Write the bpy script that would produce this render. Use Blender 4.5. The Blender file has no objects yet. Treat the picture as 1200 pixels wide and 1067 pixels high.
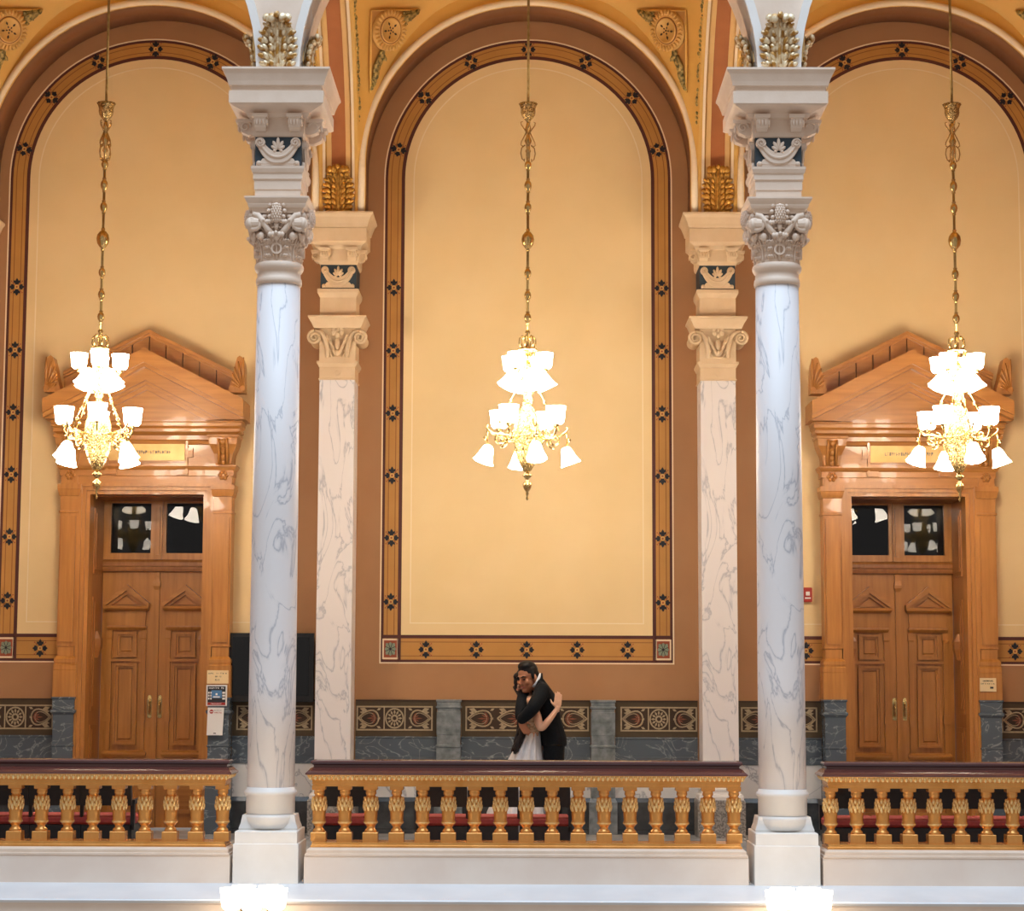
import bpy, math, random
from mathutils import Vector, Matrix
random.seed(7)
S = bpy.context.scene
LINK = S.collection.objects.link
PI = math.pi
R = math.radians

# ------------------------------------------------------------------ camera
cam_d = bpy.data.cameras.new('camera')
cam = bpy.data.objects.new('camera', cam_d)
LINK(cam)
cam_d.sensor_width = 36.0
cam_d.lens = 2424.0 * 36.0 / 1200.0
cam_d.clip_end = 200
PITCH, YAW, ROLL = R(6.29), R(0.425), R(0.2)
fw = Vector((-math.sin(YAW) * math.cos(PITCH), math.cos(YAW) * math.cos(PITCH), math.sin(PITCH)))
rt = Vector((math.cos(YAW), math.sin(YAW), 0))
up = rt.cross(fw)
rt2 = rt * math.cos(ROLL) + up * math.sin(ROLL)
up2 = up * math.cos(ROLL) - rt * math.sin(ROLL)
mw = Matrix((rt2, up2, -fw)).transposed().to_4x4()
mw.translation = Vector((0, -16.2, 1.6))
cam.matrix_world = mw
S.camera = cam

# ------------------------------------------------------------------ world, daylight, exposure
world = bpy.data.worlds.new('atrium_daylight')
S.world = world
world.use_nodes = True
bg = world.node_tree.nodes['Background']
bg.inputs['Color'].default_value = (1.0, 0.93, 0.89, 1)
bg.inputs['Strength'].default_value = 0.36


def area_light(name, loc, target, size, size_y, energy, color):
    d = bpy.data.lights.new(name, 'AREA')
    d.shape = 'RECTANGLE'
    d.size, d.size_y, d.energy, d.color = size, size_y, energy, color
    o = bpy.data.objects.new(name, d)
    LINK(o)
    o.location = loc
    o.rotation_euler = (Vector(target) - Vector(loc)).to_track_quat('-Z', 'Y').to_euler()
    return o


area_light('atrium_skylight', (0, -7.0, 20.0), (0, -3.5, 2.0), 16, 9, 3800, (0.62, 0.80, 1.0))
SHADE_STRENGTH, CLUSTER_STRENGTH = 33.0, 6.0     # glow of the opal glass shades
S.view_settings.view_transform = 'Standard'
S.view_settings.look = 'None'
S.view_settings.exposure = 0.1
S.view_settings.gamma = 1.0
S.view_settings.use_curve_mapping = False


# ------------------------------------------------------------------ materials
def lin(h):
    h = h.lstrip('#')
    out = []
    for i in (0, 2, 4):
        c = int(h[i:i + 2], 16) / 255.0
        out.append(c / 12.92 if c <= 0.04045 else ((c + 0.055) / 1.055) ** 2.4)
    return (out[0], out[1], out[2], 1.0)


def mat(name, c1, c2=None, rough=0.5, metal=0.0, kind='noise', scale=6.0, stretch=(1, 1, 1), bump=0.0, bscale=40.0,
        spec=0.5, emit=None, estr=0.0, lo=0.35, hi=0.65, c3=None, coat=0.0):
    m = bpy.data.materials.new(name)
    m.use_nodes = True
    nt = m.node_tree
    b = nt.nodes['Principled BSDF']
    b.inputs['Roughness'].default_value = rough
    b.inputs['Metallic'].default_value = metal
    b.inputs['Specular IOR Level'].default_value = spec
    b.inputs['Coat Weight'].default_value = coat
    b.inputs['Base Color'].default_value = lin(c1)
    tc = nt.nodes.new('ShaderNodeTexCoord')
    mp = nt.nodes.new('ShaderNodeMapping')
    mp.inputs['Scale'].default_value = stretch
    nt.links.new(tc.outputs['Object'], mp.inputs['Vector'])
    if c2:
        n = nt.nodes.new('ShaderNodeTexNoise')
        n.inputs['Scale'].default_value = scale
        n.inputs['Detail'].default_value = 6
        nt.links.new(mp.outputs['Vector'], n.inputs['Vector'])
        rp = nt.nodes.new('ShaderNodeValToRGB')
        el = rp.color_ramp.elements
        if kind == 'vein':
            n.inputs['Distortion'].default_value = 1.3
            el[0].position, el[0].color = 0.47, lin(c1)
            el[1].position, el[1].color = 0.53, lin(c1)
            e = el.new(0.5)
            e.color = lin(c2)
            e = el.new(0.487)
            e.color = lin(c3 or c1)
            e = el.new(0.513)
            e.color = lin(c3 or c1)
        else:
            el[0].position, el[0].color = lo, lin(c1)
            el[1].position, el[1].color = hi, lin(c2)
        nt.links.new(n.outputs['Fac'], rp.inputs['Fac'])
        nt.links.new(rp.outputs['Color'], b.inputs['Base Color'])
    if bump:
        n2 = nt.nodes.new('ShaderNodeTexNoise')
        n2.inputs['Scale'].default_value = bscale
        n2.inputs['Detail'].default_value = 4
        nt.links.new(mp.outputs['Vector'], n2.inputs['Vector'])
        bp = nt.nodes.new('ShaderNodeBump')
        bp.inputs['Strength'].default_value = bump
        bp.inputs['Distance'].default_value = 0.02
        nt.links.new(n2.outputs['Fac'], bp.inputs['Height'])
        nt.links.new(bp.outputs['Normal'], b.inputs['Normal'])
    if emit:
        b.inputs['Emission Color'].default_value = lin(emit)
        b.inputs['Emission Strength'].default_value = estr
    return m


K = {}
K['cream'] = mat('cream_plaster', '#ECD19D', '#E8CC96', rough=0.62, scale=1.5)
K['cream_line'] = mat('pale_line_paint', '#F3DFBB', rough=0.6)
K['brown'] = mat('brown_plaster', '#AD8058', '#A87A52', rough=0.65, scale=2.0)
K['soffit'] = mat('dark_brown_soffit_paint', '#835530', '#7C4F2C', rough=0.65, scale=2.0)  # wall brown darkened: light falloff at the arch crown put into the colour
K['ochre'] = mat('ochre_paint', '#C08B45', '#BA8540', rough=0.6, scale=4)
K['ochre_line'] = mat('ochre_line_paint', '#8B5A2B', rough=0.6)
K['maroon'] = mat('maroon_paint', '#57281F', '#4F231C', rough=0.6, scale=5)
K['navy'] = mat('navy_stencil_paint', '#10151E', '#151B26', rough=0.6, scale=20)
K['red'] = mat('red_stencil_paint', '#9C4A2C', rough=0.6)
K['sage'] = mat('sage_stencil_paint', '#8F9880', '#7F8A74', rough=0.6, scale=30)
K['yellow'] = mat('yellow_plaster', '#E0B25F', '#DBAD59', rough=0.6, scale=2)
K['ribcream'] = mat('rib_cream_plaster', '#E0B878', '#DBB271', rough=0.6, scale=3)
K['ribwhite'] = mat('rib_white_bead', '#F2DFC0', rough=0.55)
K['terra'] = mat('terracotta_plaster', '#AE6A37', '#A66332', rough=0.65, scale=4)
K['olive'] = mat('olive_brown_paint', '#504029', '#4A3B25', rough=0.6, scale=4)
K['darkbrown'] = mat('dark_brown_stencil', '#3C2918', rough=0.6)
K['stencil'] = mat('pale_stencil_paint', '#B3A182', '#A89576', rough=0.6, scale=40)
K['stencil_red'] = mat('rust_stencil_paint', '#8A4F38', rough=0.6)
K['marble'] = mat('white_marble', '#E7E2E1', '#B9B8BE', kind='vein', c3='#DFDBDB', rough=0.5, scale=2.0, stretch=(1.7, 1.7, 0.6))
K['marble_low'] = mat('pale_slab_marble', '#DDDCDA', '#9A9CA2', kind='vein', c3='#CFCFCF', rough=0.3, scale=2.5)
K['greymarble'] = mat('grey_marble', '#555F68', '#8E979C', kind='vein', c3='#616B73', rough=0.25, scale=3.2, stretch=(1, 1, 1.6))
K['piermarble'] = mat('mottled_pier_marble', '#586165', '#90979A', rough=0.3, scale=14, lo=0.3, hi=0.75)
K['darkmarble'] = mat('dark_marble', '#34383B', '#4E5356', rough=0.22, scale=6, lo=0.4, hi=0.8)
K['granite'] = mat('speckled_granite', '#6A655F', '#A29C94', rough=0.35, scale=60, lo=0.4, hi=0.6)
K['stone'] = mat('painted_limestone', '#E6D0BC', '#DFC7B1', rough=0.6, scale=5, bump=0.05)
K['stone_warm'] = mat('buff_limestone', '#DDC4A0', '#D6BB95', rough=0.62, scale=5, bump=0.05)
K['stone_white'] = mat('white_plinth_stone', '#E9E4DE', '#E2DCD5', rough=0.45, scale=4)
K['frieze_blue'] = mat('slate_blue_paint', '#33424B', '#2C3A43', rough=0.55, scale=8)
K['gold'] = mat('gilding', '#D9A84E', '#A9762B', rough=0.32, metal=0.6, scale=30, bump=0.15, bscale=60)
K['gold_soft'] = mat('gilded_relief_paint', '#F0DEBB', '#B07D32', rough=0.4, metal=0.25, scale=18, lo=.42, hi=.58, bump=0.1, bscale=70)  # pale patches are highlights put into the gilding's colour
K['gold_plain'] = mat('gilded_disc_paint', '#E0B56C', '#D6A95E', rough=0.45, metal=0.2, scale=6)
K['gold_green'] = mat('gilt_green_leaf_paint', '#C4A964', '#4F4B2A', rough=0.45, metal=0.3, scale=30)
K['giltwood'] = mat('bronze_gilt_balustrade', '#E6A85E', '#D8964A', rough=0.27, metal=0.55, scale=9, stretch=(1, 1, 0.4), bump=0.04)
K['giltbright'] = mat('bright_gilt_relief', '#FFE3A8', '#EDBD6E', rough=0.25, metal=0.45, scale=40, bump=0.2, bscale=90)  # lighter copy of the balustrade gilding, highlights put into its colour
K['redwood'] = mat('dark_red_mahogany', '#57302B', '#653A33', rough=0.2, scale=6, stretch=(0.3, 3, 3), coat=0.5)
K['curb'] = mat('curb_limestone', '#ECDCCD', '#E6D3C3', rough=0.5, scale=3)
K['ledge'] = mat('pale_grey_ledge_stone', '#E3E3E4', '#DADBDD', rough=0.35, scale=3)  # same stone as the curb; cool light from the sky put into the colour
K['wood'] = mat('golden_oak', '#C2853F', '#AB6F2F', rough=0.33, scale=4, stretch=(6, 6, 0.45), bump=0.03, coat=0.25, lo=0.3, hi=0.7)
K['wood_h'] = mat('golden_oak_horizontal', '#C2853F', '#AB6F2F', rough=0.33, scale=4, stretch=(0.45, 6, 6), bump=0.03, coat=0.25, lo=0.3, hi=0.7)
K['wood_dark'] = mat('shaded_oak', '#A86D33', '#925A27', rough=0.36, scale=4, stretch=(6, 6, 0.45), bump=0.03, coat=0.2, lo=0.3, hi=0.7)  # darker copy of the oak, shade of the door recess put into its colour
K['brass'] = mat('polished_brass', '#D9BE86', '#C0A060', rough=0.2, metal=0.95, scale=30)
K['brass_dull'] = mat('aged_brass', '#A88F5C', '#8D7443', rough=0.32, metal=0.9, scale=20)
K['brass_filigree'] = mat('filigree_brass', '#E4C98C', '#8A6C35', rough=0.25, metal=0.8, scale=70, lo=0.42, hi=0.58, bump=0.6, bscale=70)
K['plate'] = mat('brass_name_plate', '#DDB978', '#CDA562', rough=0.45, metal=0.3, scale=5)
K['shade'] = mat('lit_opal_glass', '#FFF4E2', rough=0.4, emit='#FFF0DC', estr=SHADE_STRENGTH)
K['shade_far'] = mat('atrium_opal_glass', '#FFF4E2', rough=0.4, emit='#FFF0DC', estr=9.0)
K['shade_low'] = mat('softly_lit_opal_glass', '#FFF4E2', rough=0.4, emit='#FFEBCF', estr=CLUSTER_STRENGTH)
K['black'] = mat('black_leather', '#131214', '#1A1919', rough=0.45, scale=20)
K['redcush'] = mat('red_upholstery', '#93302A', '#A03A30', rough=0.75, scale=40)
K['tvframe'] = mat('black_plastic', '#17181A', rough=0.35)
K['screen'] = mat('dark_screen', '#0B0C0E', rough=0.15)
K['alarm'] = mat('red_alarm_plastic', '#A52A1E', rough=0.4)
K['white'] = mat('white_card', '#ECEBE9', rough=0.6)
K['ink'] = mat('dark_ink', '#2A2C33', rough=0.6)
K['inkgrey'] = mat('grey_ink', '#7C766C', rough=0.6)
K['inkred'] = mat('red_ink', '#B0302A', rough=0.6)
K['inkblue'] = mat('blue_ink', '#4E83B8', rough=0.6)
K['cardcream'] = mat('cream_card', '#EBD3A4', rough=0.6)
K['floor'] = mat('pale_marble_floor', '#B9B9B6', '#A4A5A5', rough=0.25, scale=3)
K['darkroom'] = mat('dark_room_plaster', '#0E0C0A', rough=0.8)  # near-black stands in for the lack of light in the room
K['skin_m'] = mat('tan_skin', '#B67A55', '#B07450', rough=0.5, scale=12)
K['skin_w'] = mat('fair_skin', '#D8A684', '#D29E7C', rough=0.5, scale=12)
K['hair'] = mat('black_hair', '#100D0C', '#171311', rough=0.5, spec=0.25, scale=60, stretch=(3, 3, 0.5))
K['hair_w'] = mat('dark_brown_hair', '#1A1310', '#271B16', rough=0.5, spec=0.25, scale=60, stretch=(3, 3, 0.4))
K['suit'] = mat('black_wool_suit', '#0A0C0E', '#0F1114', rough=0.8, spec=0.2, scale=50)
K['shirt'] = mat('white_shirt', '#E4E2E0', rough=0.7)
K['dress'] = mat('white_tulle', '#E6DFDA', '#D9D0CA', rough=0.75, scale=8, stretch=(6, 6, 0.6))
K['lace'] = mat('beige_lace', '#D8BD9A', '#B08D69', rough=0.7, scale=55, bump=0.4, bscale=80, lo=0.42, hi=0.58)
K['lips'] = mat('lip_skin', '#9C5A48', rough=0.5)
K['eyes'] = mat('dark_eye', '#1A100C', rough=0.3)
gl = bpy.data.materials.new('clear_glass')
gl.use_nodes = True
_b = gl.node_tree.nodes['Principled BSDF']
_b.inputs['Base Color'].default_value = (0.9, 0.95, 1, 1)
_b.inputs['Roughness'].default_value = 0.01
_b.inputs['Transmission Weight'].default_value = 1.0
_b.inputs['IOR'].default_value = 1.3
K['glass'] = gl


# ------------------------------------------------------------------ mesh helpers
ORIGIN = {}


class MB:
    def __init__(self):
        self.v, self.f, self.s, self.m = [], [], [], []
        self.mi = 0

    def add(self, vs, fs, smooth=False):
        o = len(self.v)
        self.v.extend([tuple(p) for p in vs])
        for f in fs:
            self.f.append([i + o for i in f])
            self.s.append(smooth)
            self.m.append(self.mi)
        return self

    def box(self, x0, x1, y0, y1, z0, z1):
        return self.rl([(x0, x1, y0, y1, z0), (x0, x1, y0, y1, z1)])

    def rl(self, secs, smooth=False):
        """loft of axis-aligned rectangles (x0,x1,y0,y1,z)"""
        vs, fs = [], []
        for (x0, x1, y0, y1, z) in secs:
            vs += [(x0, y0, z), (x1, y0, z), (x1, y1, z), (x0, y1, z)]
        n = len(secs)
        up_ = secs[-1][4] >= secs[0][4]
        for i in range(n - 1):
            for k in range(4):
                a, b = i * 4 + k, i * 4 + (k + 1) % 4
                q = [a, b, b + 4, a + 4]
                fs.append(q if up_ else q[::-1])
        bot, top = [3, 2, 1, 0], [n * 4 - 4, n * 4 - 3, n * 4 - 2, n * 4 - 1]
        fs.append(bot if up_ else bot[::-1])
        fs.append(top if up_ else top[::-1])
        return self.add(vs, fs, smooth)

    def sq(self, cx, cy, prof, fy=1.0):
        """square 'lathe': prof = [(half, z)]"""
        return self.rl([(cx - h, cx + h, cy - h * fy, cy + h * fy, z) for h, z in prof])

    def lathe(self, prof, cx=0, cy=0, cz=0, seg=24, smooth=True, mtx=None, flute=0, fdepth=0.0):
        vs, fs = [], []
        n = len(prof)
        for (r, z) in prof:
            for k in range(seg):
                a = 2 * PI * k / seg
                rr = r * (1 + fdepth * math.cos(flute * a)) if flute else r
                p = Vector((rr * math.cos(a), rr * math.sin(a), z))
                if mtx:
                    p = mtx @ p
                vs.append((p.x + cx, p.y + cy, p.z + cz))
        for i in range(n - 1):
            for k in range(seg):
                a, b = i * seg + k, i * seg + (k + 1) % seg
                fs.append([a, b, b + seg, a + seg])
        if prof[0][0] > 1e-6:
            fs.append(list(range(seg))[::-1])
        if prof[-1][0] > 1e-6:
            fs.append([(n - 1) * seg + k for k in range(seg)])
        return self.add(vs, fs, smooth)

    def tube(self, pts, rad, seg=8, smooth=True, flat=1.0, cap=True):
        pts = [Vector(p) for p in pts]
        n = len(pts)
        if not isinstance(rad, (list, tuple)):
            rad = [rad] * n
        vs, fs = [], []
        prev = None
        for i in range(n):
            t = (pts[min(i + 1, n - 1)] - pts[max(i - 1, 0)]).normalized()
            if prev is None:
                a = Vector((0, 1, 0)) if abs(t.y) < 0.9 else Vector((1, 0, 0))
            else:
                a = prev
            u = (a - t * a.dot(t)).normalized()
            prev = u
            w = t.cross(u)
            for k in range(seg):
                an = 2 * PI * k / seg
                vs.append(pts[i] + u * (rad[i] * flat * math.cos(an)) + w * (rad[i] * math.sin(an)))
        for i in range(n - 1):
            for k in range(seg):
                a, b = i * seg + k, i * seg + (k + 1) % seg
                fs.append([a, b, b + seg, a + seg])
        if cap:
            fs.append(list(range(seg))[::-1])
            fs.append([(n - 1) * seg + k for k in range(seg)])
        return self.add(vs, fs, smooth)

    def prism(self, pts, y0, y1, smooth=False):
        """polygon in xz (counter-clockwise seen from -y) extruded from y0 (front) to y1"""
        n = len(pts)
        vs = [(x, y0, z) for x, z in pts] + [(x, y1, z) for x, z in pts]
        fs = [list(range(n)), list(range(n, 2 * n))[::-1]]
        for k in range(n):
            a, b = k, (k + 1) % n
            fs.append([b, a, a + n, b + n])
        return self.add(vs, fs, smooth)

    def strip(self, A, B, y0, y1, closed=False):
        """band between two xz paths of equal count, front at y0, back at y1"""
        n = len(A)
        vs = [(x, y0, z) for x, z in A] + [(x, y0, z) for x, z in B] + [(x, y1, z) for x, z in A] + [(x, y1, z) for x, z in B]
        fs = []
        for k in range(n if closed else n - 1):
            j = (k + 1) % n
            fs += [[k, j, n + j, n + k], [2 * n + j, 2 * n + k, 3 * n + k, 3 * n + j],
                   [j, k, 2 * n + k, 2 * n + j], [n + k, n + j, 3 * n + j, 3 * n + k]]
        if not closed:
            fs += [[0, n, 3 * n, 2 * n], [n - 1, 3 * n - 1, 4 * n - 1, 2 * n - 1][::1]]
        return self.add(vs, fs)

    def ell(self, c, ax, seg=8, rings=5):
        """ellipsoid with axis vectors ax = (u, v, w)"""
        c = Vector(c)
        u, v, w = [Vector(a) for a in ax]
        vs, fs = [c + w], []
        for i in range(1, rings):
            th = PI * i / rings
            for k in range(seg):
                a = 2 * PI * k / seg
                vs.append(c + w * math.cos(th) + (u * math.cos(a) + v * math.sin(a)) * math.sin(th))
        vs.append(c - w)
        for k in range(seg):
            fs.append([0, 1 + k, 1 + (k + 1) % seg])
        for i in range(rings - 2):
            for k in range(seg):
                a, b = 1 + i * seg + k, 1 + i * seg + (k + 1) % seg
                fs.append([a, a + seg, b + seg, b])
        L = len(vs) - 1
        for k in range(seg):
            a, b = 1 + (rings - 2) * seg + k, 1 + (rings - 2) * seg + (k + 1) % seg
            fs.append([a, L, b])
        return self.add(vs, fs, True)

    def ball(self, c, r, seg=10, rings=6):
        return self.ell(c, ((r, 0, 0), (0, r, 0), (0, 0, r)), seg, rings)

    def disc(self, cx, cz, r, y0, y1, seg=20, sx=1.0):
        return self.prism([(cx + r * sx * math.cos(2 * PI * k / seg), cz + r * math.sin(2 * PI * k / seg)) for k in range(seg)], y0, y1)

    def ringd(self, cx, cz, r0, r1, y0, y1, seg=28, sx=1.0):
        A = [(cx + r1 * sx * math.cos(2 * PI * k / seg), cz + r1 * math.sin(2 * PI * k / seg)) for k in range(seg)]
        B = [(cx + r0 * sx * math.cos(2 * PI * k / seg), cz + r0 * math.sin(2 * PI * k / seg)) for k in range(seg)]
        return self.strip(A, B, y0, y1, True)

    def xf(self, mtx, start=0):
        for i in range(start, len(self.v)):
            self.v[i] = tuple(mtx @ Vector(self.v[i]))
        return self

    def mesh(self, name, mats, org=(0, 0, 0)):
        me = bpy.data.meshes.new(name)
        ox, oy, oz = org
        me.from_pydata([(x - ox, y - oy, z - oz) for x, y, z in self.v], [], self.f)
        if not isinstance(mats, (list, tuple)):
            mats = [mats]
        for k in mats:
            me.materials.append(K[k])
        me.polygons.foreach_set('use_smooth', self.s)
        me.polygons.foreach_set('material_index', self.m)
        me.update()
        return me

    def build(self, name, mats, parent=None, fix=True, org=None, **props):
        if org is None:
            org = ORIGIN.get(parent.name, (0, 0, 0)) if parent else (0, 0, 0)
        me = self.mesh(name, mats, org)
        if fix:
            import bmesh
            bm = bmesh.new()
            bm.from_mesh(me)
            bmesh.ops.recalc_face_normals(bm, faces=bm.faces)
            bm.to_mesh(me)
            bm.free()
        o = bpy.data.objects.new(name, me)
        LINK(o)
        if parent:
            o.parent = parent
            ORIGIN[o.name] = org
        else:
            o.location = org
            ORIGIN[o.name] = org
        for k, v in props.items():
            o[k] = v
        return o


def thing(name, label, cat, loc=(0, 0, 0), group=None, kind=None):
    o = bpy.data.objects.new(name, None)
    LINK(o)
    o.empty_display_size = 0.1
    o.location = loc
    o['label'] = label
    o['category'] = cat
    if group:
        o['group'] = group
    if kind:
        o['kind'] = kind
    ORIGIN[o.name] = tuple(loc)
    return o


def piece(name, mesh, parent, loc=(0, 0, 0), rot=(0, 0, 0)):
    o = bpy.data.objects.new(name, mesh)
    LINK(o)
    if parent:
        g = ORIGIN.get(parent.name, (0, 0, 0))
        o.parent = parent
        o.location = (loc[0] - g[0], loc[1] - g[1], loc[2] - g[2])
    else:
        o.location = loc
    o.rotation_euler = rot
    ORIGIN[o.name] = tuple(loc)
    return o


def copy_tree(o, parent=None):
    c = o.copy()
    LINK(c)
    c.parent = parent
    for ch in list(o.children):
        copy_tree(ch, c)
    return c


def dup(root, loc, label, rotz=None):
    c = copy_tree(root)
    c.location = loc
    c['label'] = label
    if rotz is not None:
        c.rotation_euler = (0, 0, rotz)
    return c


def frame_mtx(o, side, out, upv):
    m = Matrix((Vector(side), Vector(out), Vector(upv))).transposed().to_4x4()
    m.translation = Vector(o)
    return m


def acanthus(m, mtx, w, h, lobes=5, th=0.03, curl=0.2, rib=True, top=True, fat=1.0):
    """leaf relief in local frame: x across, y outwards, z up; outline widest at 40 percent"""
    s = len(m.v)
    # backing leaf
    pts = []
    n = 8
    for i in range(n + 1):
        t = i / n
        pts.append((w * 0.44 * (1.0 + 0.12 * math.sin(PI * t)) * (1.0 if t < 0.75 else 1.0 - (t - 0.75) * 1.7), t * h, curl * h * t * t * t))
    vs, fs = [], []
    for (x, z, o) in pts:
        vs += [(-x, o * 1, z), (0, o + th * 0.8, z), (x, o, z)]
    for i in range(n):
        a = i * 3
        fs += [[a, a + 1, a + 4, a + 3], [a + 1, a + 2, a + 5, a + 4]]
    vs += [(x, y - th * 0.7, z) for x, y, z in vs]
    q = (n + 1) * 3
    fs += [[k + q for k in f][::-1] for f in fs]
    m.add(vs, fs, True)
    if rib:
        m.tube([(0, th + curl * h * t * t * t, t * h * 0.95) for t in (0, 0.25, 0.5, 0.75, 1)], [th * 0.5, th * 0.5, th * 0.4, th * 0.35, th * 0.3], 5)
    for i in range(lobes):
        t = (i + 0.4) / lobes
        z = h * (0.02 + 0.86 * t)
        o = curl * h * t * t * t + th * 0.6
        L = w * 0.27 * (0.75 + 0.5 * math.sin(PI * min(1, t + 0.15)))
        for sg in (-1, 1):
            for j, (fx, an, sc) in enumerate(((0.46, 62, 0.8), (0.36, 30, 0.75), (0.18, 14, 0.8))):
                a = R(an + 14 * (1 - t))
                d = Vector((sg * math.sin(a), 0.25, math.cos(a))).normalized()
                c = Vector((sg * w * fx * (0.92 + 0.12 * math.sin(PI * t)) * (1 if t < .8 else .82), o, z + L * 0.3))
                sd = Vector((math.cos(a) * sg, 0, -math.sin(a)))
                m.ell(c, (sd * L * 0.26 * fat, Vector((0, th * 0.75, 0)), d * L * 0.62 * sc), 6, 4)
    if top:
        zc, oc = h * 0.96, curl * h + th
        for dx, r in ((0, 0.10), (-0.32, 0.13), (0.32, 0.13), (-0.16, 0.15), (0.16, 0.15)):
            m.ell((dx * w, oc + (0.02 if dx == 0 else 0.0), zc + (0.03 * h if abs(dx) < 0.15 else -0.02 * h)),
                  ((r * w, 0, 0), (0, r * w * 0.8, 0), (0, 0, r * w * 1.1)), 6, 4)
    return m.xf(mtx, s)


def spiral(m, cx, y, cz, r, turns, tr, hand=1, start=0.0, flat=1.0, n=26, ydir=True, mtx=None):
    pts, rad = [], []
    for i in range(n + 1):
        t = i / n
        a = start + hand * turns * 2 * PI * t
        rr = r * (1 - 0.86 * t)
        pts.append((cx + rr * math.cos(a), y - 0.015 * t, cz + rr * math.sin(a)))
        rad.append(tr * (1 - 0.45 * t))
    s = len(m.v)
    m.tube(pts, rad, 6)
    if mtx:
        m.xf(mtx, s)
    return m


WY = 5.75           # face of the back wall
FZ = 0.04           # gallery floor
BAY = (-4.07, 0.0, 4.07)

# ================================================================== SETTING
def struct(o, label, cat):
    o['kind'] = 'structure'
    o['label'] = label
    o['category'] = cat
    return o


# ---- floor
fl = thing('floor', 'pale polished stone gallery floor behind the balustrades', 'floor', (0, 0, FZ), kind='structure')
fbm = MB().box(-6.9, 6.9, -0.12, 6.6, -0.3, FZ - 0.012)
fbm.build('floor_bed', 'floor', fl)
for ix in range(12):
    for iy in range(4):
        x0, y0 = -6.6 + ix * 1.1, 1.32 + iy * 1.1
        MB().rl([(x0 + .004, x0 + 1.096, y0 + .004, y0 + 1.096, FZ - 0.012), (x0 + .004, x0 + 1.096, y0 + .004, y0 + 1.096, FZ)]).build('floor_tile', 'floor', fl)

# ---- back wall
wb = thing('wall_back', 'arcaded back wall painted cream, brown and ochre above a marble dado', 'wall', (0, WY, FZ), kind='structure')
DX = 4.02           # door axes
m = MB()
for (x0, x1, z0, z1) in ((-6.9, -DX - .62, FZ, 9.9), (-DX + .62, DX - .62, FZ, 9.9), (DX + .62, 6.9, FZ, 9.9),
                         (-DX - .62, -DX + .62, 3.6, 9.9), (DX - .62, DX + .62, 3.6, 9.9)):
    m.box(x0, x1, WY, WY + 0.2, z0, z1)
m.build('plaster', 'brown', wb)


def outline(cx, hw, zb, zc, n=48, cut=None):
    arc = [(cx + hw * math.cos(PI * k / n), zc + hw * math.sin(PI * k / n)) for k in range(n + 1)]
    if cut:
        return [(cut[1], zb), (cx + hw, zb)] + arc + [(cx - hw, zb), (cut[0], zb)]
    return [(cx + hw, zb)] + arc + [(cx - hw, zb)]


ZC = 7.03
# stencilled flower, one shared mesh
fm = MB()
for q in range(4):
    a = q * PI / 2
    ca, sa = math.cos(a), math.sin(a)
    ext = 0.098 if q % 2 else 0.082
    for da, ln, wd in ((0, 1.0, .017), (38, .8, .015), (-38, .8, .015)):
        b = R(da)
        tip = (0.03 + (ext - 0.03) * ln * math.cos(b), (ext - 0.03) * ln * math.sin(b) * 1.1)
        base = (0.03, 0.0)
        px, pz = -math.sin(b) * wd, math.cos(b) * wd
        mid = (base[0] * .4 + tip[0] * .6, base[1] * .4 + tip[1] * .6)
        P4 = [base, (mid[0] - px, mid[1] - pz), tip, (mid[0] + px, mid[1] + pz)]
        fm.mi = 0
        fm.prism([(x * ca - z * sa, x * sa + z * ca) for x, z in P4], -0.003, 0)
    fm.mi = 0
    fm.prism([(x * ca - z * sa, x * sa + z * ca) for x, z in ((.026, -.016), (.05, -.024), (.05, .024), (.026, .016))], -0.0035, 0)
    fm.mi = 1
    b = a + PI / 4
    fm.disc(0.082 * math.cos(b), 0.088 * math.sin(b), 0.0075, -0.003, 0, 6)
    fm.tube([(0.035 * math.cos(b), -.001, .035 * math.sin(b)), (0.07 * math.cos(b), -.001, .075 * math.sin(b))], 0.003, 4)
fm.mi = 2
fm.ringd(0, 0, 0.014, 0.024, -0.003, 0, 10)
fm.mi = 1
fm.disc(0, 0, 0.0085, -0.003, 0, 8)
FLOWER = fm.mesh('stencil_flower', ('navy', 'red', 'gold_plain'))
tm = MB()
tm.mi = 0
tm.box(-.085, .085, -.002, 0, -.108, .108)
tm.mi = 1
tm.box(-.068, .068, -.004, 0, -.09, .09)
tm.mi = 2
for k in range(8):
    a = k * PI / 4
    c, s_ = math.cos(a), math.sin(a)
    L = 0.062 if k % 2 == 0 else 0.07
    tm.prism([(x * c - z * s_, (x * s_ + z * c) * 1.2) for x, z in ((.012, -.008), (L * .75, -.019), (L, 0), (L * .75, .019), (.012, .008))], -.006, 0)
tm.mi = 3
for k in range(8):
    a = k * PI / 4 + PI / 8
    tm.tube([(0.01 * math.cos(a), -.006, 0.012 * math.sin(a)), (0.055 * math.cos(a), -.006, 0.066 * math.sin(a))], 0.003, 4)
tm.disc(0, 0, .012, -.008, 0, 8)
CORNER = tm.mesh('corner_rosette', ('cream_line', 'red', 'sage', 'navy'))

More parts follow.
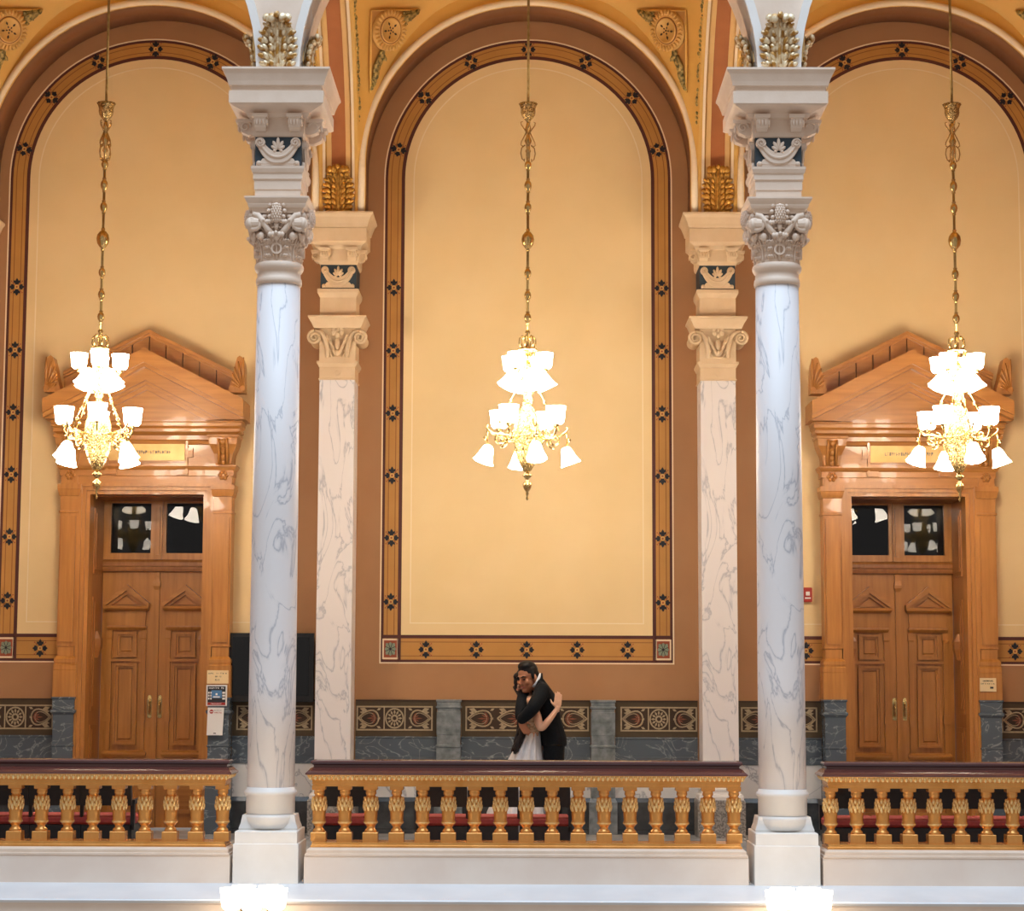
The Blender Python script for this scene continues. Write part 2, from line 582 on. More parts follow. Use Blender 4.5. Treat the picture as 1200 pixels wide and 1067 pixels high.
for cx in BAY:
    side = cx != 0
    dcx = math.copysign(DX, cx) if side else 0
    cut = (dcx - 0.8, dcx + 0.8) if side else None

    def band(name, mk, hw0, zb0, hw1, zb1, pr):
        MB().strip(outline(cx, hw0, zb0, ZC, cut=cut), outline(cx, hw1, zb1, ZC, cut=cut), WY - pr, WY, not side).build(name, mk, wb)

    # cream field
    o = outline(cx, 1.331, 2.108, ZC)
    if side:
        o = [(dcx + .8, 2.108)] + o + [(dcx - .8, 2.108), (dcx - .8, 4.3), (dcx + .8, 4.3)]
    MB().prism(o, WY - 0.002, WY).build('cream_field', 'cream', wb)
    band('field_line', 'cream_line', 1.240, 2.228, 1.228, 2.240, 0.004)
    band('inner_maroon_line', 'maroon', 1.368, 2.072, 1.331, 2.108, 0.004)
    band('ochre_band', 'ochre', 1.515, 1.848, 1.368, 2.072, 0.003)
    band('band_line', 'ochre_line', 1.482, 1.882, 1.474, 1.890, 0.0045)
    band('band_line', 'ochre_line', 1.409, 2.030, 1.401, 2.038, 0.0045)
    band('outer_maroon_line', 'maroon', 1.543, 1.821, 1.515, 1.848, 0.004)
    band('edge_line', 'cream_line', 1.558, 1.806, 1.543, 1.821, 0.006)
    # flowers
    rm = 1.4415
    for k in range(7):
        a = R(90 - 77 + k * 77 / 3)
        piece('stencil_flower', FLOWER, wb, (cx + rm * math.cos(a), WY - .004, ZC + rm * math.sin(a)), (0, -(a - PI / 2), 0))
    for sx in (-1, 1):
        for z in (6.527, 5.834, 5.146, 4.47, 3.801, 3.135, 2.456):
            if abs(cx + sx * rm) > 6.3:
                continue
            if z == 6.527 and False:
                continue
            if z == 6.527:
                continue
            piece('stencil_flower', FLOWER, wb, (cx + sx * rm, WY - .004, z))
        piece('corner_rosette', CORNER, wb, (cx + sx * rm, WY - .003, 1.960))
        # ochre band ends with a maroon bar beside the corner square
        xb = cx + sx * 1.349
        MB().box(xb - .018, xb + .018, WY - .005, WY, 1.848, 2.072).build('corner_bar', 'maroon', wb)
        MB().box(*sorted((cx + sx * 1.368, cx + sx * 1.515)), WY - .005, WY, 2.072, 2.108).build('corner_bar', 'maroon', wb)
    for x in ((-1.066, -.533, 0, .533, 1.066) if not side else ((cx - 1.08,) if cx < 0 else (cx + 1.08,)) + ((cx + 1.12,) if cx < 0 else (cx - 1.12,))):
        piece('stencil_flower', FLOWER, wb, (x, WY - .004, 1.955))


# ---- dado: olive panels with stencilled ornament, marble courses
def ornament(m, x0, x1, z0, z1, y, n_hearts=1):
    """pale stencil strapwork; mi 0 pale, 1 rust"""
    t = 0.016
    zc, hh, cxx = (z0 + z1) / 2, (z1 - z0) / 2, (x0 + x1) / 2
    m.mi = 0
    m.strip([(x0, z0), (x1, z0), (x1, z1), (x0, z1)], [(x0 + t, z0 + t), (x1 - t, z0 + t), (x1 - t, z1 - t), (x0 + t, z1 - t)], y - .006, y, True)
    rw = hh * 0.76 if n_hearts == 1 else 0
    if n_hearts == 1:
        m.ringd(cxx, zc, hh * .72, hh * .84, y - .006, y, 24, 0.92)
        m.ringd(cxx, zc, hh * .16, hh * .30, y - .006, y, 12)
        for k in range(12):
            a = 2 * PI * k / 12
            c, s_ = math.cos(a), math.sin(a)
            L0, L1, wd = hh * .3, hh * .7, hh * .09
            m.prism([(cxx + (p * c - q * s_) * .92, zc + p * s_ + q * c) for p, q in ((L0, 0), ((L0 + L1) / 2, -wd), (L1, 0), ((L0 + L1) / 2, wd))], y - .006, y)
        for sg in (-1, 1):
            m.box(cxx + sg * rw * 1.12 - .006, cxx + sg * rw * 1.12 + .006, y - .006, y, z0 + t, z1 - t)
    cells = []
    for sg in (-1, 1):
        xa, xb = cxx + sg * (rw * 1.2 + .004), (x1 if sg > 0 else x0) - sg * t
        w = (xb - xa) / n_hearts
        for k in range(n_hearts):
            cells.append((xa + w * k, xa + w * (k + 1), sg))
    for xa, xb, sg in cells:
        w = abs(xb - xa)
        out = []
        for k in range(25):
            a = -PI + 2 * PI * k / 24
            # teardrop lying on its side, tip outwards
            r = hh * .78
            tx = w * (.42 - .40 * math.cos(a))
            tz = r * math.sin(a) * (math.sin(abs(a) / 2) ** .9) * 1.05
            out.append((xb - sg * tx * 1.0, zc + tz))
        m.mi = 0
        m.tube([(px, y - .003, pz) for px, pz in out], 0.0085, 4)
        m.tube([(xb - sg * w * .1 - (xb - sg * w * .1 - px) * .70 - sg * w * .06, y - .0025, zc + (pz - zc) * .68) for px, pz in out], 0.0045, 4)
        bx = xa + sg * w * .12
        m.mi = 0
        m.prism([(bx, zc + .012), (bx + sg * w * .12, zc), (bx, zc - .012)][::-sg], y - .006, y)
        m.mi = 1
        for an in (0, 26, -26, 55, -55):
            a = R(an)
            L = w * .40 * (1 if an == 0 else .72)
            c, s_ = math.cos(a) * sg, math.sin(a)
            b0 = (bx + sg * w * .14, zc)
            q = [(b0[0], b0[1]), (b0[0] + c * L * .6 - s_ * .009, b0[1] + s_ * L * .6 + c * .009), (b0[0] + c * L, b0[1] + s_ * L), (b0[0] + c * L * .6 + s_ * .009, b0[1] + s_ * L * .6 - c * .009)]
            m.prism(q, y - .006, y)
        m.mi = 0
        for zs in (-1, 1):
            for (u, v2, L, an) in ((.93, .8, .10, 150), (.93, .5, .06, 165), (.08, .82, .06, 40)):
                px, pz = xa + sg * w * u, zc + zs * hh * v2
                a = R(an)
                d = (math.cos(a) * sg, math.sin(a) * zs * -.6)
                m.prism([(px, pz), (px + d[0] * L * .5 - d[1] * .25 * L, pz + d[1] * L * .5 + d[0] * .25 * L), (px + d[0] * L, pz + d[1] * L), (px + d[0] * L * .5 + d[1] * .25 * L, pz + d[1] * L * .5 - d[0] * .25 * L)], y - .006, y)


def dado(x0, x1, orn=None, n_hearts=1):
    p = MB().box(x0, x1, WY - .01, WY, 1.045, 1.415).build('dado_panel', 'olive', wb)
    MB().box(x0, x1, WY - .02, WY, 1.413, 1.428).build('dado_top_line', 'darkbrown', wb)
    if orn:
        m = MB()
        m.box(orn[0], orn[1], WY - .012, WY - .008, 1.105, 1.362)
        m.build('dado_field', 'darkbrown', p)
        m = MB()
        ornament(m, orn[0], orn[1], 1.105, 1.362, WY - .012, n_hearts)
        m.build('dado_ornament', ('stencil', 'stencil_red'), p)


def slabs(x0, x1, n):
    w = (x1 - x0) / n
    for k in range(n):
        a, b = x0 + w * k + .002, x0 + w * (k + 1) - .002
        m = MB()
        m.rl([(a, b, WY - .035, WY, .76), (a, b, WY - .035, WY, .80), (a, b, WY - .03, WY, .805), (a, b, WY - .03, WY, .835), (a, b, WY - .022, WY, .84), (a, b, WY - .022, WY, 1.02), (a, b, WY - .03, WY, 1.03), (a, b, WY - .015, WY, 1.045)])
        m.build('grey_marble_slab', 'greymarble', wb)
        MB().box(a, b, WY - .025, WY, .414, .759).build('white_marble_slab', 'marble_low', wb)
        m = MB()
        m.rl([(a, b, WY - .07, WY, FZ), (a, b, WY - .07, WY, .085), (a, b, WY - .05, WY, .09), (a, b, WY - .05, WY, .37), (a, b, WY - .03, WY, .413)])
        m.build('dark_marble_slab', 'darkmarble', wb)


def stub(cx, hw=.126):
    m = MB()
    p = lambda d, z: (cx - hw - d, cx + hw + d, WY - .10 - d, WY, z)
    m.rl([p(.02, FZ), p(.02, .37), p(0, .41), p(0, .93), p(.0, .935), p(.012, .94), p(.012, .955), p(-.004, .965), p(-.004, 1.06), p(-.0, 1.065), p(-.0, 1.30), p(-.006, 1.305), p(-.006, 1.335), p(.008, 1.345), p(.008, 1.36), p(-.002, 1.365), p(-.002, 1.40), p(.006, 1.41), p(.006, 1.432)])
    m.build('marble_stub_pier', 'piermarble', wb)


dado(-1.80, -.945, (-1.791, -.988))
dado(-.685, .672, (-.643, .655), 2)
dado(.932, 1.80, (.988, 1.794))
slabs(-1.80, -.94, 1)
slabs(-.69, .675, 2)
slabs(.93, 1.80, 1)
stub(-.8165)
stub(.803)
for sg in (-1, 1):
    a, b = sorted((sg * 2.20, sg * 3.10))
    dado(a, b, sorted((sg * 2.255, sg * 3.055)))
    slabs(a, b, 1)
    a, b = sorted((sg * 4.95, sg * 5.83))
    dado(a, b, sorted((sg * 4.99, sg * 5.79)))
    slabs(a, b, 1)

# ---- wall arches (white bead + face + brown soffit) and the vault
A0, B0, ZI, YV0, YV1 = 2.42, 2.5, 6.53, 0.25, 5.2
RW, ZW = 1.73, 7.06
VB = (YV1 - YV0) / 2
VC = (YV1 + YV0) / 2
HX = 1.80
trim_n = [0]


def trim(label, loc=(0, 0, 0), cat='trim'):
    trim_n[0] += 1
    return thing('trim_%d' % trim_n[0], label, cat, loc, kind='structure')


cl = thing('ceiling', 'yellow plaster sail vaults over the three bays of the gallery', 'ceiling', (0, VC, 9.0), kind='structure')
for bi, cx in enumerate((-4.0, 0.0, 4.0)):
    N = 32
    vs, fs = [], []
    for j in range(N + 1):
        v = math.sin(PI / 2 * (-1 + 2 * j / N))
        for i in range(N + 1):
            u = math.sin(PI / 2 * (-1 + 2 * i / N))
            z = ZI + math.sqrt(max(0, A0 * A0 * (1 - abs(u) ** 2.7) + B0 * B0 * (1 - v * v)))
            vs.append((cx + HX * u, VC + VB * v, z))
    for j in range(N):
        for i in range(N):
            a = j * (N + 1) + i
            fs.append([a, a + 1, a + N + 2, a + N + 1])
    m = MB().add(vs, fs, True)
    o = m.build('vault_web', 'yellow', cl)
    sd = o.modifiers.new('thickness', 'SOLIDIFY')
    sd.thickness = 0.12
    sd.offset = 1.0
    t = trim('white beaded wall arch over the %s painted bay' % ('left', 'centre', 'right')[bi], (cx, YV1, ZI), 'arch')
    n = 40
    inn = [(cx + RW, ZI)] + [(cx + RW * math.cos(PI * k / n), ZW + RW * math.sin(PI * k / n)) for k in range(n + 1)] + [(cx - RW, ZI)]
    out = [(cx + HX, ZI)] + [(cx + HX * math.cos(PI * k / n) * 1.0, ZI + max(.36, 0) * (1 - math.sin(PI * k / n)) * 0.0 + A0 * math.sin(PI * k / n)) for k in range(n + 1)] + [(cx - HX, ZI)]
    out2 = []
    for (x, z), (xo, zo) in zip(inn, out):
        # push outwards until the vault line is reached
        d = Vector((x - cx, max(0.0, z - ZW)))
        d = d.normalized() if d.length else Vector((1, 0))
        s_ = 0.0
        for _ in range(60):
            u = (x + d.x * s_ - cx) / HX
            zz = z + d.y * s_
            if abs(u) >= 1 or zz >= ZI + A0 * math.sqrt(max(0, 1 - abs(u) ** 2.7)):
                break
            s_ += 0.01
        out2.append((x + d.x * (s_ + .03), zz + d.y * .03))
    MB().strip(out2, inn, YV1 - .01, YV1 + .05).build('arch_face', 'yellow', t)
    vs, fs = [], []
    for k, (x, z) in enumerate(inn):
        vs += [(x, YV1, z), (x, WY, z)]
        if k:
            a = 2 * k
            fs.append([a - 2, a - 1, a + 1, a])
    o = MB().add(vs, fs, True).build('soffit', 'soffit', t)
    sd = o.modifiers.new('thickness', 'SOLIDIFY')
    sd.thickness = 0.05
    sd.offset = 1.0
    MB().tube([(cx + (x - cx) * 1.016, YV1 - .012, z + (.028 if z > ZW else 0) * (z - ZW) / RW) for x, z in inn], 0.036, 8).build('bead', 'ribwhite', t)
    MB().tube([(cx + (x - cx) * .998, YV1 - .004, z) for x, z in inn], 0.013, 6).build('fillet', 'yellow', t)

# ---- transverse arches between wall pilasters and columns
BB = 2.52
for k, cx in enumerate((-6.0, -2.0, 2.0, 6.0)):
    t = trim('terracotta and cream ribbed vault arch springing from the %s wall pilaster' % ('far left', 'left', 'right', 'far right')[k], (cx, VC, 9.0), 'arch')
    n = 48

    def sweep(x0, x1, d0, d1):
        vs, fs = [], []
        for i in range(n + 1):
            a = PI * i / n
            dy, dz = math.cos(a), math.sin(a)
            for (x, d) in ((x0, d0), (x1, d0), (x1, d1), (x0, d1)):
                vs.append((cx + x, VC + (BB - d) * dy, ZI + (2.52 - d) * dz))
        for i in range(n):
            for q in range(4):
                a, b = i * 4 + q, i * 4 + (q + 1) % 4
                fs.append([a, b, b + 4, a + 4])
        fs += [[0, 1, 2, 3], [n * 4 + 3, n * 4 + 2, n * 4 + 1, n * 4]]
        return MB().add(vs, fs)

    sweep(-.205, .205, 0.0, -.35).build('arch_body', 'ribcream', t)
    sweep(-.075, .075, .004, -.01).build('terracotta_panel', 'terra', t)
    for sg in (-1, 1):
        sweep(*sorted((sg * .075, sg * .125)), .016, -.01).build('cream_border', 'ribcream', t)
        sweep(*sorted((sg * .14, sg * .168)), .03, -.01).build('white_bead', 'ribwhite', t)
        sweep(*sorted((sg * .178, sg * .205)), .012, -.01).build('cream_border', 'ribcream', t)
    # narrow gilt leaf garland on the rib edge facing each bay
    for sg in (-1, 1):
        m = MB()
        rr = random.Random(k * 3 + sg)
        for i in range(34):
            a = R(22 + i * 1.1)
            y, z = VC + (BB + .02) * math.cos(a), ZI + (2.54) * math.sin(a)
            m.ell((cx + sg * (.215 + rr.uniform(-.006, .012)), y, z), ((.02, 0, 0), (0, .036, 0), (0, rr.uniform(-.02, .02), .032)), 6, 4)
        m.build('leaf_garland', 'gold_green', t, kind='stuff')

# ---- arcade wall over the columns
wf = thing('wall_front', 'pale arcade wall standing on the column entablatures', 'wall', (0, 0, 6.4), kind='structure')
ZA, RA = 6.40, 1.81
for cx in (-3.96, 0.0, 3.96):
    n = 32
    arc = [(cx + RA * math.cos(PI * k / n), ZA + RA * math.sin(PI * k / n)) for k in range(n + 1)]
    top = [(cx + 1.98, ZA)] + [(cx + 1.98 - 3.96 * k / (n - 2), 8.9) for k in range(n - 1)] + [(cx - 1.98, ZA)]
    MB().strip(top, arc, -.27, .27).build('arcade_panel', 'stone', wf)
    MB().strip([(cx + (RA + .065) * math.cos(PI * k / n), ZA + (RA + .065) * math.sin(PI * k / n)) for k in range(n + 1)], arc, -.31, .0).build('archivolt', 'stone_white', wf)
for sg in (-1, 1):
    MB().box(*sorted((sg * 6.5, sg * 6.85)), -.3, WY + .2, FZ, 9.9).build('wall_end', 'brown', None, label='plain brown end wall closing the gallery beyond the frame on the %s' % ('left' if sg < 0 else 'right'), category='wall', kind='structure').name = 'wall_left' if sg < 0 else 'wall_right'  # added to stop light leaking in; the gallery really runs on
MB().box(-6.9, 6.9, -.3, 6.2, 9.95, 10.1).build('trim_slab', 'yellow', None, label='roof slab above the gallery vaults', category='ceiling', kind='structure').name = 'ceiling_slab'  # added out of view to keep world light off the vaults
MB().box(-6.9, 6.9, -.3, -.2, 8.9, 10.0).build('wall_upper', 'stone', None, label='upper arcade wall above the arch crowns', category='wall', kind='structure')

# ---- ledge under the balustrades
t = trim('pale moulded stone ledge and fascia running below the balustrades', (0, -.3, 0), 'ledge')
m = MB()
m.rl([(-7, 7, -.755, -.05, -.01), (-7, 7, -.765, -.05, .008), (-7, 7, -.755, -.05, .018), (-7, 7, -.31, -.05, .082), (-7, 7, -.30, -.05, .086)])
m.build('sloped_ledge', 'ledge', t)
m = MB()
m.rl([(-7, 7, -.735, -.05, -.30), (-7, 7, -.735, -.05, -.025), (-7, 7, -.75, -.05, -.01)])
m.build('fascia', 'curb', t)
MB().box(-7, 7, -.70, -.05, -1.6, -.30).build('fascia_wall', 'curb', t)


# ================================================================== COLUMNS
def horn_relief(m, cx, y, z0, w, h, th=.03):
    """crescent with two rolled horns and a palmette"""
    hw = w / 2
    n = 14
    outer, inner = [], []
    for k in range(n + 1):
        t = -1 + 2 * k / n
        outer.append((cx + hw * .95 * t, z0 + h * (.10 + .66 * abs(t) ** 2.6)))
        inner.append((cx + hw * .70 * t, z0 + h * (.46 + .38 * abs(t) ** 2.0)))
    m.strip(inner, outer, y - th, y)
    mid = [((a[0] + b[0]) / 2, y - th, (a[1] + b[1]) / 2) for a, b in zip(inner, outer)]
    m.tube(mid, h * .05, 6)
    m.tube([(p[0], y - th * .7, p[1]) for p in outer], h * .035, 6)
    for sg in (-1, 1):
        m.disc(cx + sg * hw * .80, z0 + h * .78, h * .17, y - th * 1.25, y, 14)
        spiral(m, cx + sg * hw * .80, y - th * 1.3, z0 + h * .78, h * .15, 1.6, h * .03, sg)
        m.ell((cx + sg * hw * .86, y - th * .4, z0 + h * .09), ((hw * .13, 0, 0), (0, th * .6, 0), (0, 0, h * .09)), 8, 5)
    m.box(cx - hw * .98, cx + hw * .98, y - th * .5, y, z0 + h * .01, z0 + h * .07)
    m.prism([(cx - hw * .86, z0 + h * .07), (cx + hw * .86, z0 + h * .07), (cx + hw * .7, z0 + h * .24), (cx, z0 + h * .36), (cx - hw * .7, z0 + h * .24)], y - th * .6, y)
    for an, L in ((0, .44), (28, .36), (-28, .36), (56, .27), (-56, .27)):
        a = R(an)
        m.ell((cx + math.sin(a) * h * L * .55, y - th * .8, z0 + h * .52 + math.cos(a) * h * L * .55), ((math.cos(a) * h * .07, 0, -math.sin(a) * h * .07), (0, th * .5, 0), (math.sin(a) * h * L * .5, 0, math.cos(a) * h * L * .5)), 6, 4)
    for sg in (-1, 1):
        m.ball((cx + sg * h * .11, y - th * .8, z0 + h * .5), h * .06, 8, 5)


def rotz4(m, s, cx, cy, k):
    M = Matrix.Translation((cx, cy, 0)) @ Matrix.Rotation(k * PI / 2, 4, 'Z') @ Matrix.Translation((-cx, -cy, 0))
    m.xf(M, s)


CX = -1.98
col = thing('column', 'white veined marble column standing between the left and centre balustrades', 'column', (CX, 0, .086), group='marble columns along the gallery edge', kind='thing')
MB().rl([(CX - .248, CX + .248, -.27, .30, .086), (CX - .248, CX + .248, -.27, .30, .38), (CX - .244, CX + .244, -.266, .296, .385)]).build('plinth_block', 'stone_white', col)
MB().rl([(CX - .237, CX + .237, -.262, .29, .385), (CX - .237, CX + .237, -.262, .29, .472), (CX - .232, CX + .232, -.257, .285, .478)]).build('plinth_slab', 'stone_white', col)
m = MB()
m.lathe([(.12, .478), (.16, .482), (.186, .50), (.202, .535), (.208, .57), (.207, .588), (.182, .594), (.182, .600), (.188, .606), (.188, .735), (.199, .742), (.205, .757), (.2, .773), (.188, .782), (.184, .80)], CX, 0, 0, 40)
m.sq(CX, .02, [(.222, .478), (.226, .492), (.212, .53), (.200, .592)], .70)
m.build('base', 'stone_white', col)
sh = MB().lathe([(.183, .79), (.183, 1.6), (.179, 3.0), (.170, 4.733)], CX, 0, 0, 48).build('shaft', 'marble', col)
m = MB()
m.lathe([(.168, 4.733), (.180, 4.737), (.183, 4.76), (.180, 4.785), (.173, 4.79), (.171, 4.835), (.182, 4.842), (.193, 4.862), (.196, 4.882), (.19, 4.90), (.178, 4.909), (.160, 4.912)], CX, 0, 0, 40)
m.build('necking_ring', 'stone', col)
m = MB()
m.lathe([(.150, 4.905), (.152, 5.0), (.165, 5.12), (.19, 5.25), (.20, 5.29)], CX, 0, 0, 32)
cap = m.build('capital', 'stone', col)
for tier, (z, h, w, off, rr, lf) in enumerate(((4.908, .21, .15, 0, .155, 3), (5.0, .22, .13, PI / 8, .16, 3))):
    for k in range(8):
        a = off + k * PI / 4
        m = MB()
        acanthus(m, frame_mtx((CX + rr * math.cos(a), rr * math.sin(a), z), (-math.sin(a), math.cos(a), 0), (math.cos(a), math.sin(a), 0), (0, 0, 1)), w, h, lf, .02, .28)
        m.build('acanthus_leaf', 'stone', cap)
for k in range(4):
    m = MB()
    for sg in (-1, 1):
        spiral(m, CX + sg * .19, -.205, 5.20, .072, 1.5, .024, sg, PI / 2, n=22)
        m.disc(CX + sg * .19, 5.20, .05, -.215, -.14, 14)
        m.tube([(CX + sg * .19, -.205, 5.272), (CX + sg * .15, -.208, 5.262), (CX + sg * .11, -.212, 5.215), (CX + sg * .065, -.212, 5.145), (CX + sg * .015, -.208, 5.10)], [.02, .026, .027, .026, .02], 8)
        m.ell((CX + sg * .125, -.19, 5.10), ((.03, 0, 0), (0, .025, 0), (0, 0, .035)), 8, 5)
        m.ell((CX + sg * .1, -.185, 5.255), ((.03, 0, 0), (0, .025, 0), (0, 0, .02)), 8, 5)
    m.ball((CX, -.205, 5.09), .03, 10, 6)
    m.ringd(CX, 5.0, .03, .045, -.20, -.16, 16)
    rotz4(m, 0, CX, 0, k)
    m.build('volute', 'stone', cap)
    m = MB()
    m.ell((CX, -.245, 5.275), ((.040, 0, 0), (0, .035, 0), (0, 0, .083)), 12, 8)
    for i in range(7):
        z = 5.275 + .072 * (-.85 + 1.7 * i / 6)
        r_ = math.sqrt(max(.05, 1 - ((z - 5.275) / .083) ** 2))
        for j in range(5):
            a = -PI / 2 + (j - 2 + (i % 2) * .5) * .55
            m.ell((CX + .041 * r_ * math.cos(a), -.245 + .037 * r_ * math.sin(a), z), ((.008, 0, 0), (0, .007, 0), (0, 0, .012)), 6, 4)
    for i in range(12):
        a = 2 * PI * i / 12
        m.ball((CX + .062 * math.cos(a), -.225, 5.295 + .092 * math.sin(a)), .019, 6, 4)
    m.tube([(CX, -.235, 5.19), (CX, -.222, 5.14)], [.02, .012], 8)
    rotz4(m, 0, CX, 0, k)
    m.build('pinecone', 'stone', cap)
MB().sq(CX, 0, [(.198, 5.285), (.203, 5.315), (.222, 5.325), (.23, 5.345), (.23, 5.355), (.244, 5.375), (.255, 5.395), (.255, 5.408)]).build('abacus', 'stone', col)
MB().sq(CX, .03, [(.180, 5.408), (.180, 5.475), (.186, 5.478), (.186, 5.555), (.195, 5.56), (.195, 5.605), (.203, 5.612), (.212, 5.64), (.213, 5.66)], 1.15).build('entablature_block', 'stone', col)
MB().sq(CX, .03, [(.183, 5.66), (.183, 5.905)], 1.15).build('frieze', 'frieze_blue', col)
m = MB()
for k in range(4):
    s0 = len(m.v)
    horn_relief(m, CX, -.183, 5.665, .35, .235, .028)
    M = Matrix.Translation((CX, .03 if k % 2 == 0 else .03, 0)) @ Matrix.Rotation(k * PI / 2, 4, 'Z') @ Matrix.Diagonal((1, 1 if k % 2 else 1.15, 1, 1)) @ Matrix.Translation((-CX, 0, 0))
    m.xf(M, s0)
m.build('horned_relief', 'stone', col)
ent = [(.188, 5.90), (.197, 5.908), (.205, 5.935), (.21, 6.04), (.235, 6.05), (.25, 6.078), (.352, 6.115), (.372, 6.128), (.372, 6.225), (.352, 6.229), (.356, 6.262), (.376, 6.268), (.384, 6.30), (.403, 6.355), (.418, 6.38), (.424, 6.385), (.424, 6.402)]
MB().rl([(CX - h, CX + h, -h, h + .12, z) for h, z in ent]).build('cornice', 'stone', col)


def bracket(m, cx, y, z0, w=.05, h=.125, p=.09):
    m.rl([(cx - w * .8, cx + w * .8, y - p * .35, y + .02, z0), (cx - w * .9, cx + w * .9, y - p * .75, y + .02, z0 + h * .18), (cx - w * .9, cx + w * .9, y - p, y + .02, z0 + h * .75), (cx - w * 1.2, cx + w * 1.2, y - p * 1.1, y + .02, z0 + h * .8), (cx - w * 1.25, cx + w * 1.25, y - p * 1.15, y + .02, z0 + h)])
    for k in range(3):
        m.ell((cx + (k - 1) * w * .5, y - p * .96, z0 + h * .48), ((w * .18, 0, 0), (0, .01, 0), (0, 0, h * .22)), 6, 4)
    for sg in (-1, 1):
        spiral(m, cx + sg * w * .93, 0, 0, .045, 1.3, .012, 1, n=14, mtx=Matrix.Translation((cx + sg * w * .93, y - p * .5, z0 + h * .5)) @ Matrix.Rotation(PI / 2, 4, 'Z') @ Matrix.Translation((-(cx + sg * w * .93), 0, 0)))


for k in range(4):
    for dx in (-.135, .135):
        m = MB()
        bracket(m, CX + dx, -.205, 5.935, p=.13 if k in (1, 3) else .09)
        s0 = 0
        M = Matrix.Translation((CX, .06 if k % 2 else 0, 0)) @ Matrix.Rotation(k * PI / 2, 4, 'Z') @ Matrix.Translation((-CX, 0, 0))
        m.xf(M, 0)
        if k == 2:
            continue
        m.build('bracket', 'stone', col)
m = MB()
acanthus(m, frame_mtx((CX, -.30, 6.40), (1, 0, 0), (0, -1, 0), (0, 0, 1)), .26, .43, 6, .032, .16, fat=1.1)
m.build('gilt_acanthus', 'gold_soft', col)
for sg in (-1, 1):
    m = MB()
    acanthus(m, frame_mtx((CX + sg * .20, -.02, 6.40), (0, sg, 0), (sg, 0, 0), (0, 0, 1)), .24, .36, 6, .03, .16, fat=1.1)
    m.build('gilt_acanthus', 'gold_soft', col)
dup(col, (1.98, 0, .086), 'white veined marble column standing between the centre and right balustrades')

# ================================================================== WALL PILASTERS
PX = -2.0
pil = thing('pilaster', 'flat white marble wall pilaster behind the column left of the couple', 'pilaster', (PX, 5.5, FZ), group='marble wall pilasters')


def pr(secs, cx=PX, yb=WY):
    return [(cx - h, cx + h, 5.3 - (h - .184), yb, z) for h, z in secs]


MB().rl(pr([(.245, FZ), (.245, .40), (.238, .42)])).build('pedestal', 'granite', pil)
MB().rl(pr([(.228, .42), (.23, .45), (.222, .47), (.205, .48), (.2, .50), (.206, .515), (.206, .53), (.19, .545), (.184, .55)])).build('base', 'stone_white', pil)
MB().rl(pr([(.184, .55), (.184, 4.763)])).build('shaft', 'marble', pil)
m = MB().rl(pr([(.19, 4.763), (.196, 4.768), (.196, 4.778), (.187, 4.784), (.187, 4.90), (.195, 4.905), (.21, 4.935), (.216, 4.94), (.216, 4.962)]))
m.ringd(PX, 4.845, .02, .034, 5.285, 5.30, 16)
m.build('necking_block', 'stone_warm', pil)
m = MB().rl(pr([(.190, 4.962), (.190, 5.307)]))
cap = m.build('capital', 'stone_warm', pil)
for sg in (-1, 1):
    m = MB()
    spiral(m, PX + sg * .238, 5.245, 5.205, .072, 2.0, .019, -sg if sg > 0 else 1, PI / 2, n=30)
    m.disc(PX + sg * .238, 5.205, .066, 5.26, 5.60, 20)
    m.tube([(PX + sg * .238, 5.255, 5.278), (PX + sg * .17, 5.27, 5.262), (PX + sg * .125, 5.275, 5.19), (PX + sg * .1, 5.28, 5.08), (PX + sg * .105, 5.285, 5.0)], [.018, .026, .028, .026, .02], 8)
    m.build('volute', 'stone_warm', cap)
m = MB()
for k in range(6):
    a = k * PI / 3 + PI / 6
    m.ell((PX + .045 * math.cos(a), 5.255, 5.285 + .05 * math.sin(a)), ((.028, 0, 0), (0, .018, 0), (0, 0, .032)), 8, 5)
m.ball((PX, 5.245, 5.285), .022, 8, 5)
for sg in (-1, 1):
    for i in range(4):
        m.ell((PX + sg * (.03 + i * .022), 5.265, 5.06 + i * .05), ((.02, 0, -.0), (0, .016, 0), (sg * .015, 0, .035)), 8, 5)
        m.ell((PX + sg * (.065 + i * .02), 5.275, 5.03 + i * .055), ((.014, 0, 0), (0, .014, 0), (sg * .012, 0, .026)), 6, 4)
m.ell((PX, 5.262, 5.14), ((.03, 0, 0), (0, .02, 0), (0, 0, .06)), 8, 5)
m.ell((PX, 5.268, 5.05), ((.04, 0, 0), (0, .02, 0), (0, 0, .035)), 8, 5)
m.box(PX - .10, PX + .10, 5.275, 5.30, 5.0, 5.012)
m.build('flower_relief', 'stone_warm', cap)
MB().rl(pr([(.245, 5.307), (.255, 5.325), (.29, 5.40), (.305, 5.415), (.305, 5.432)])).build('abacus', 'stone_warm', pil)
MB().rl(pr([(.190, 5.432), (.190, 5.64), (.205, 5.665), (.218, 5.69), (.218, 5.728), (.2, 5.735)])).build('entablature_block', 'stone_warm', pil)
MB().rl(pr([(.188, 5.735), (.188, 5.995)])).build('frieze', 'frieze_blue', pil)
m = MB()
horn_relief(m, PX, 5.296, 5.742, .35, .24, .026)
m.build('horned_relief', 'stone_warm', pil)
MB().rl(pr([(.192, 5.99), (.204, 6.0), (.212, 6.03), (.214, 6.15), (.235, 6.16), (.25, 6.19), (.29, 6.215), (.30, 6.225), (.30, 6.365), (.29, 6.37), (.31, 6.378), (.318, 6.41), (.345, 6.475), (.365, 6.50), (.37, 6.505), (.37, 6.526)])).build('cornice', 'stone_warm', pil)
for dx in (-.145, .145):
    m = MB()
    bracket(m, PX + dx, 5.275, 6.03, .05, .13, .075)
    m.build('bracket', 'stone_warm', pil)
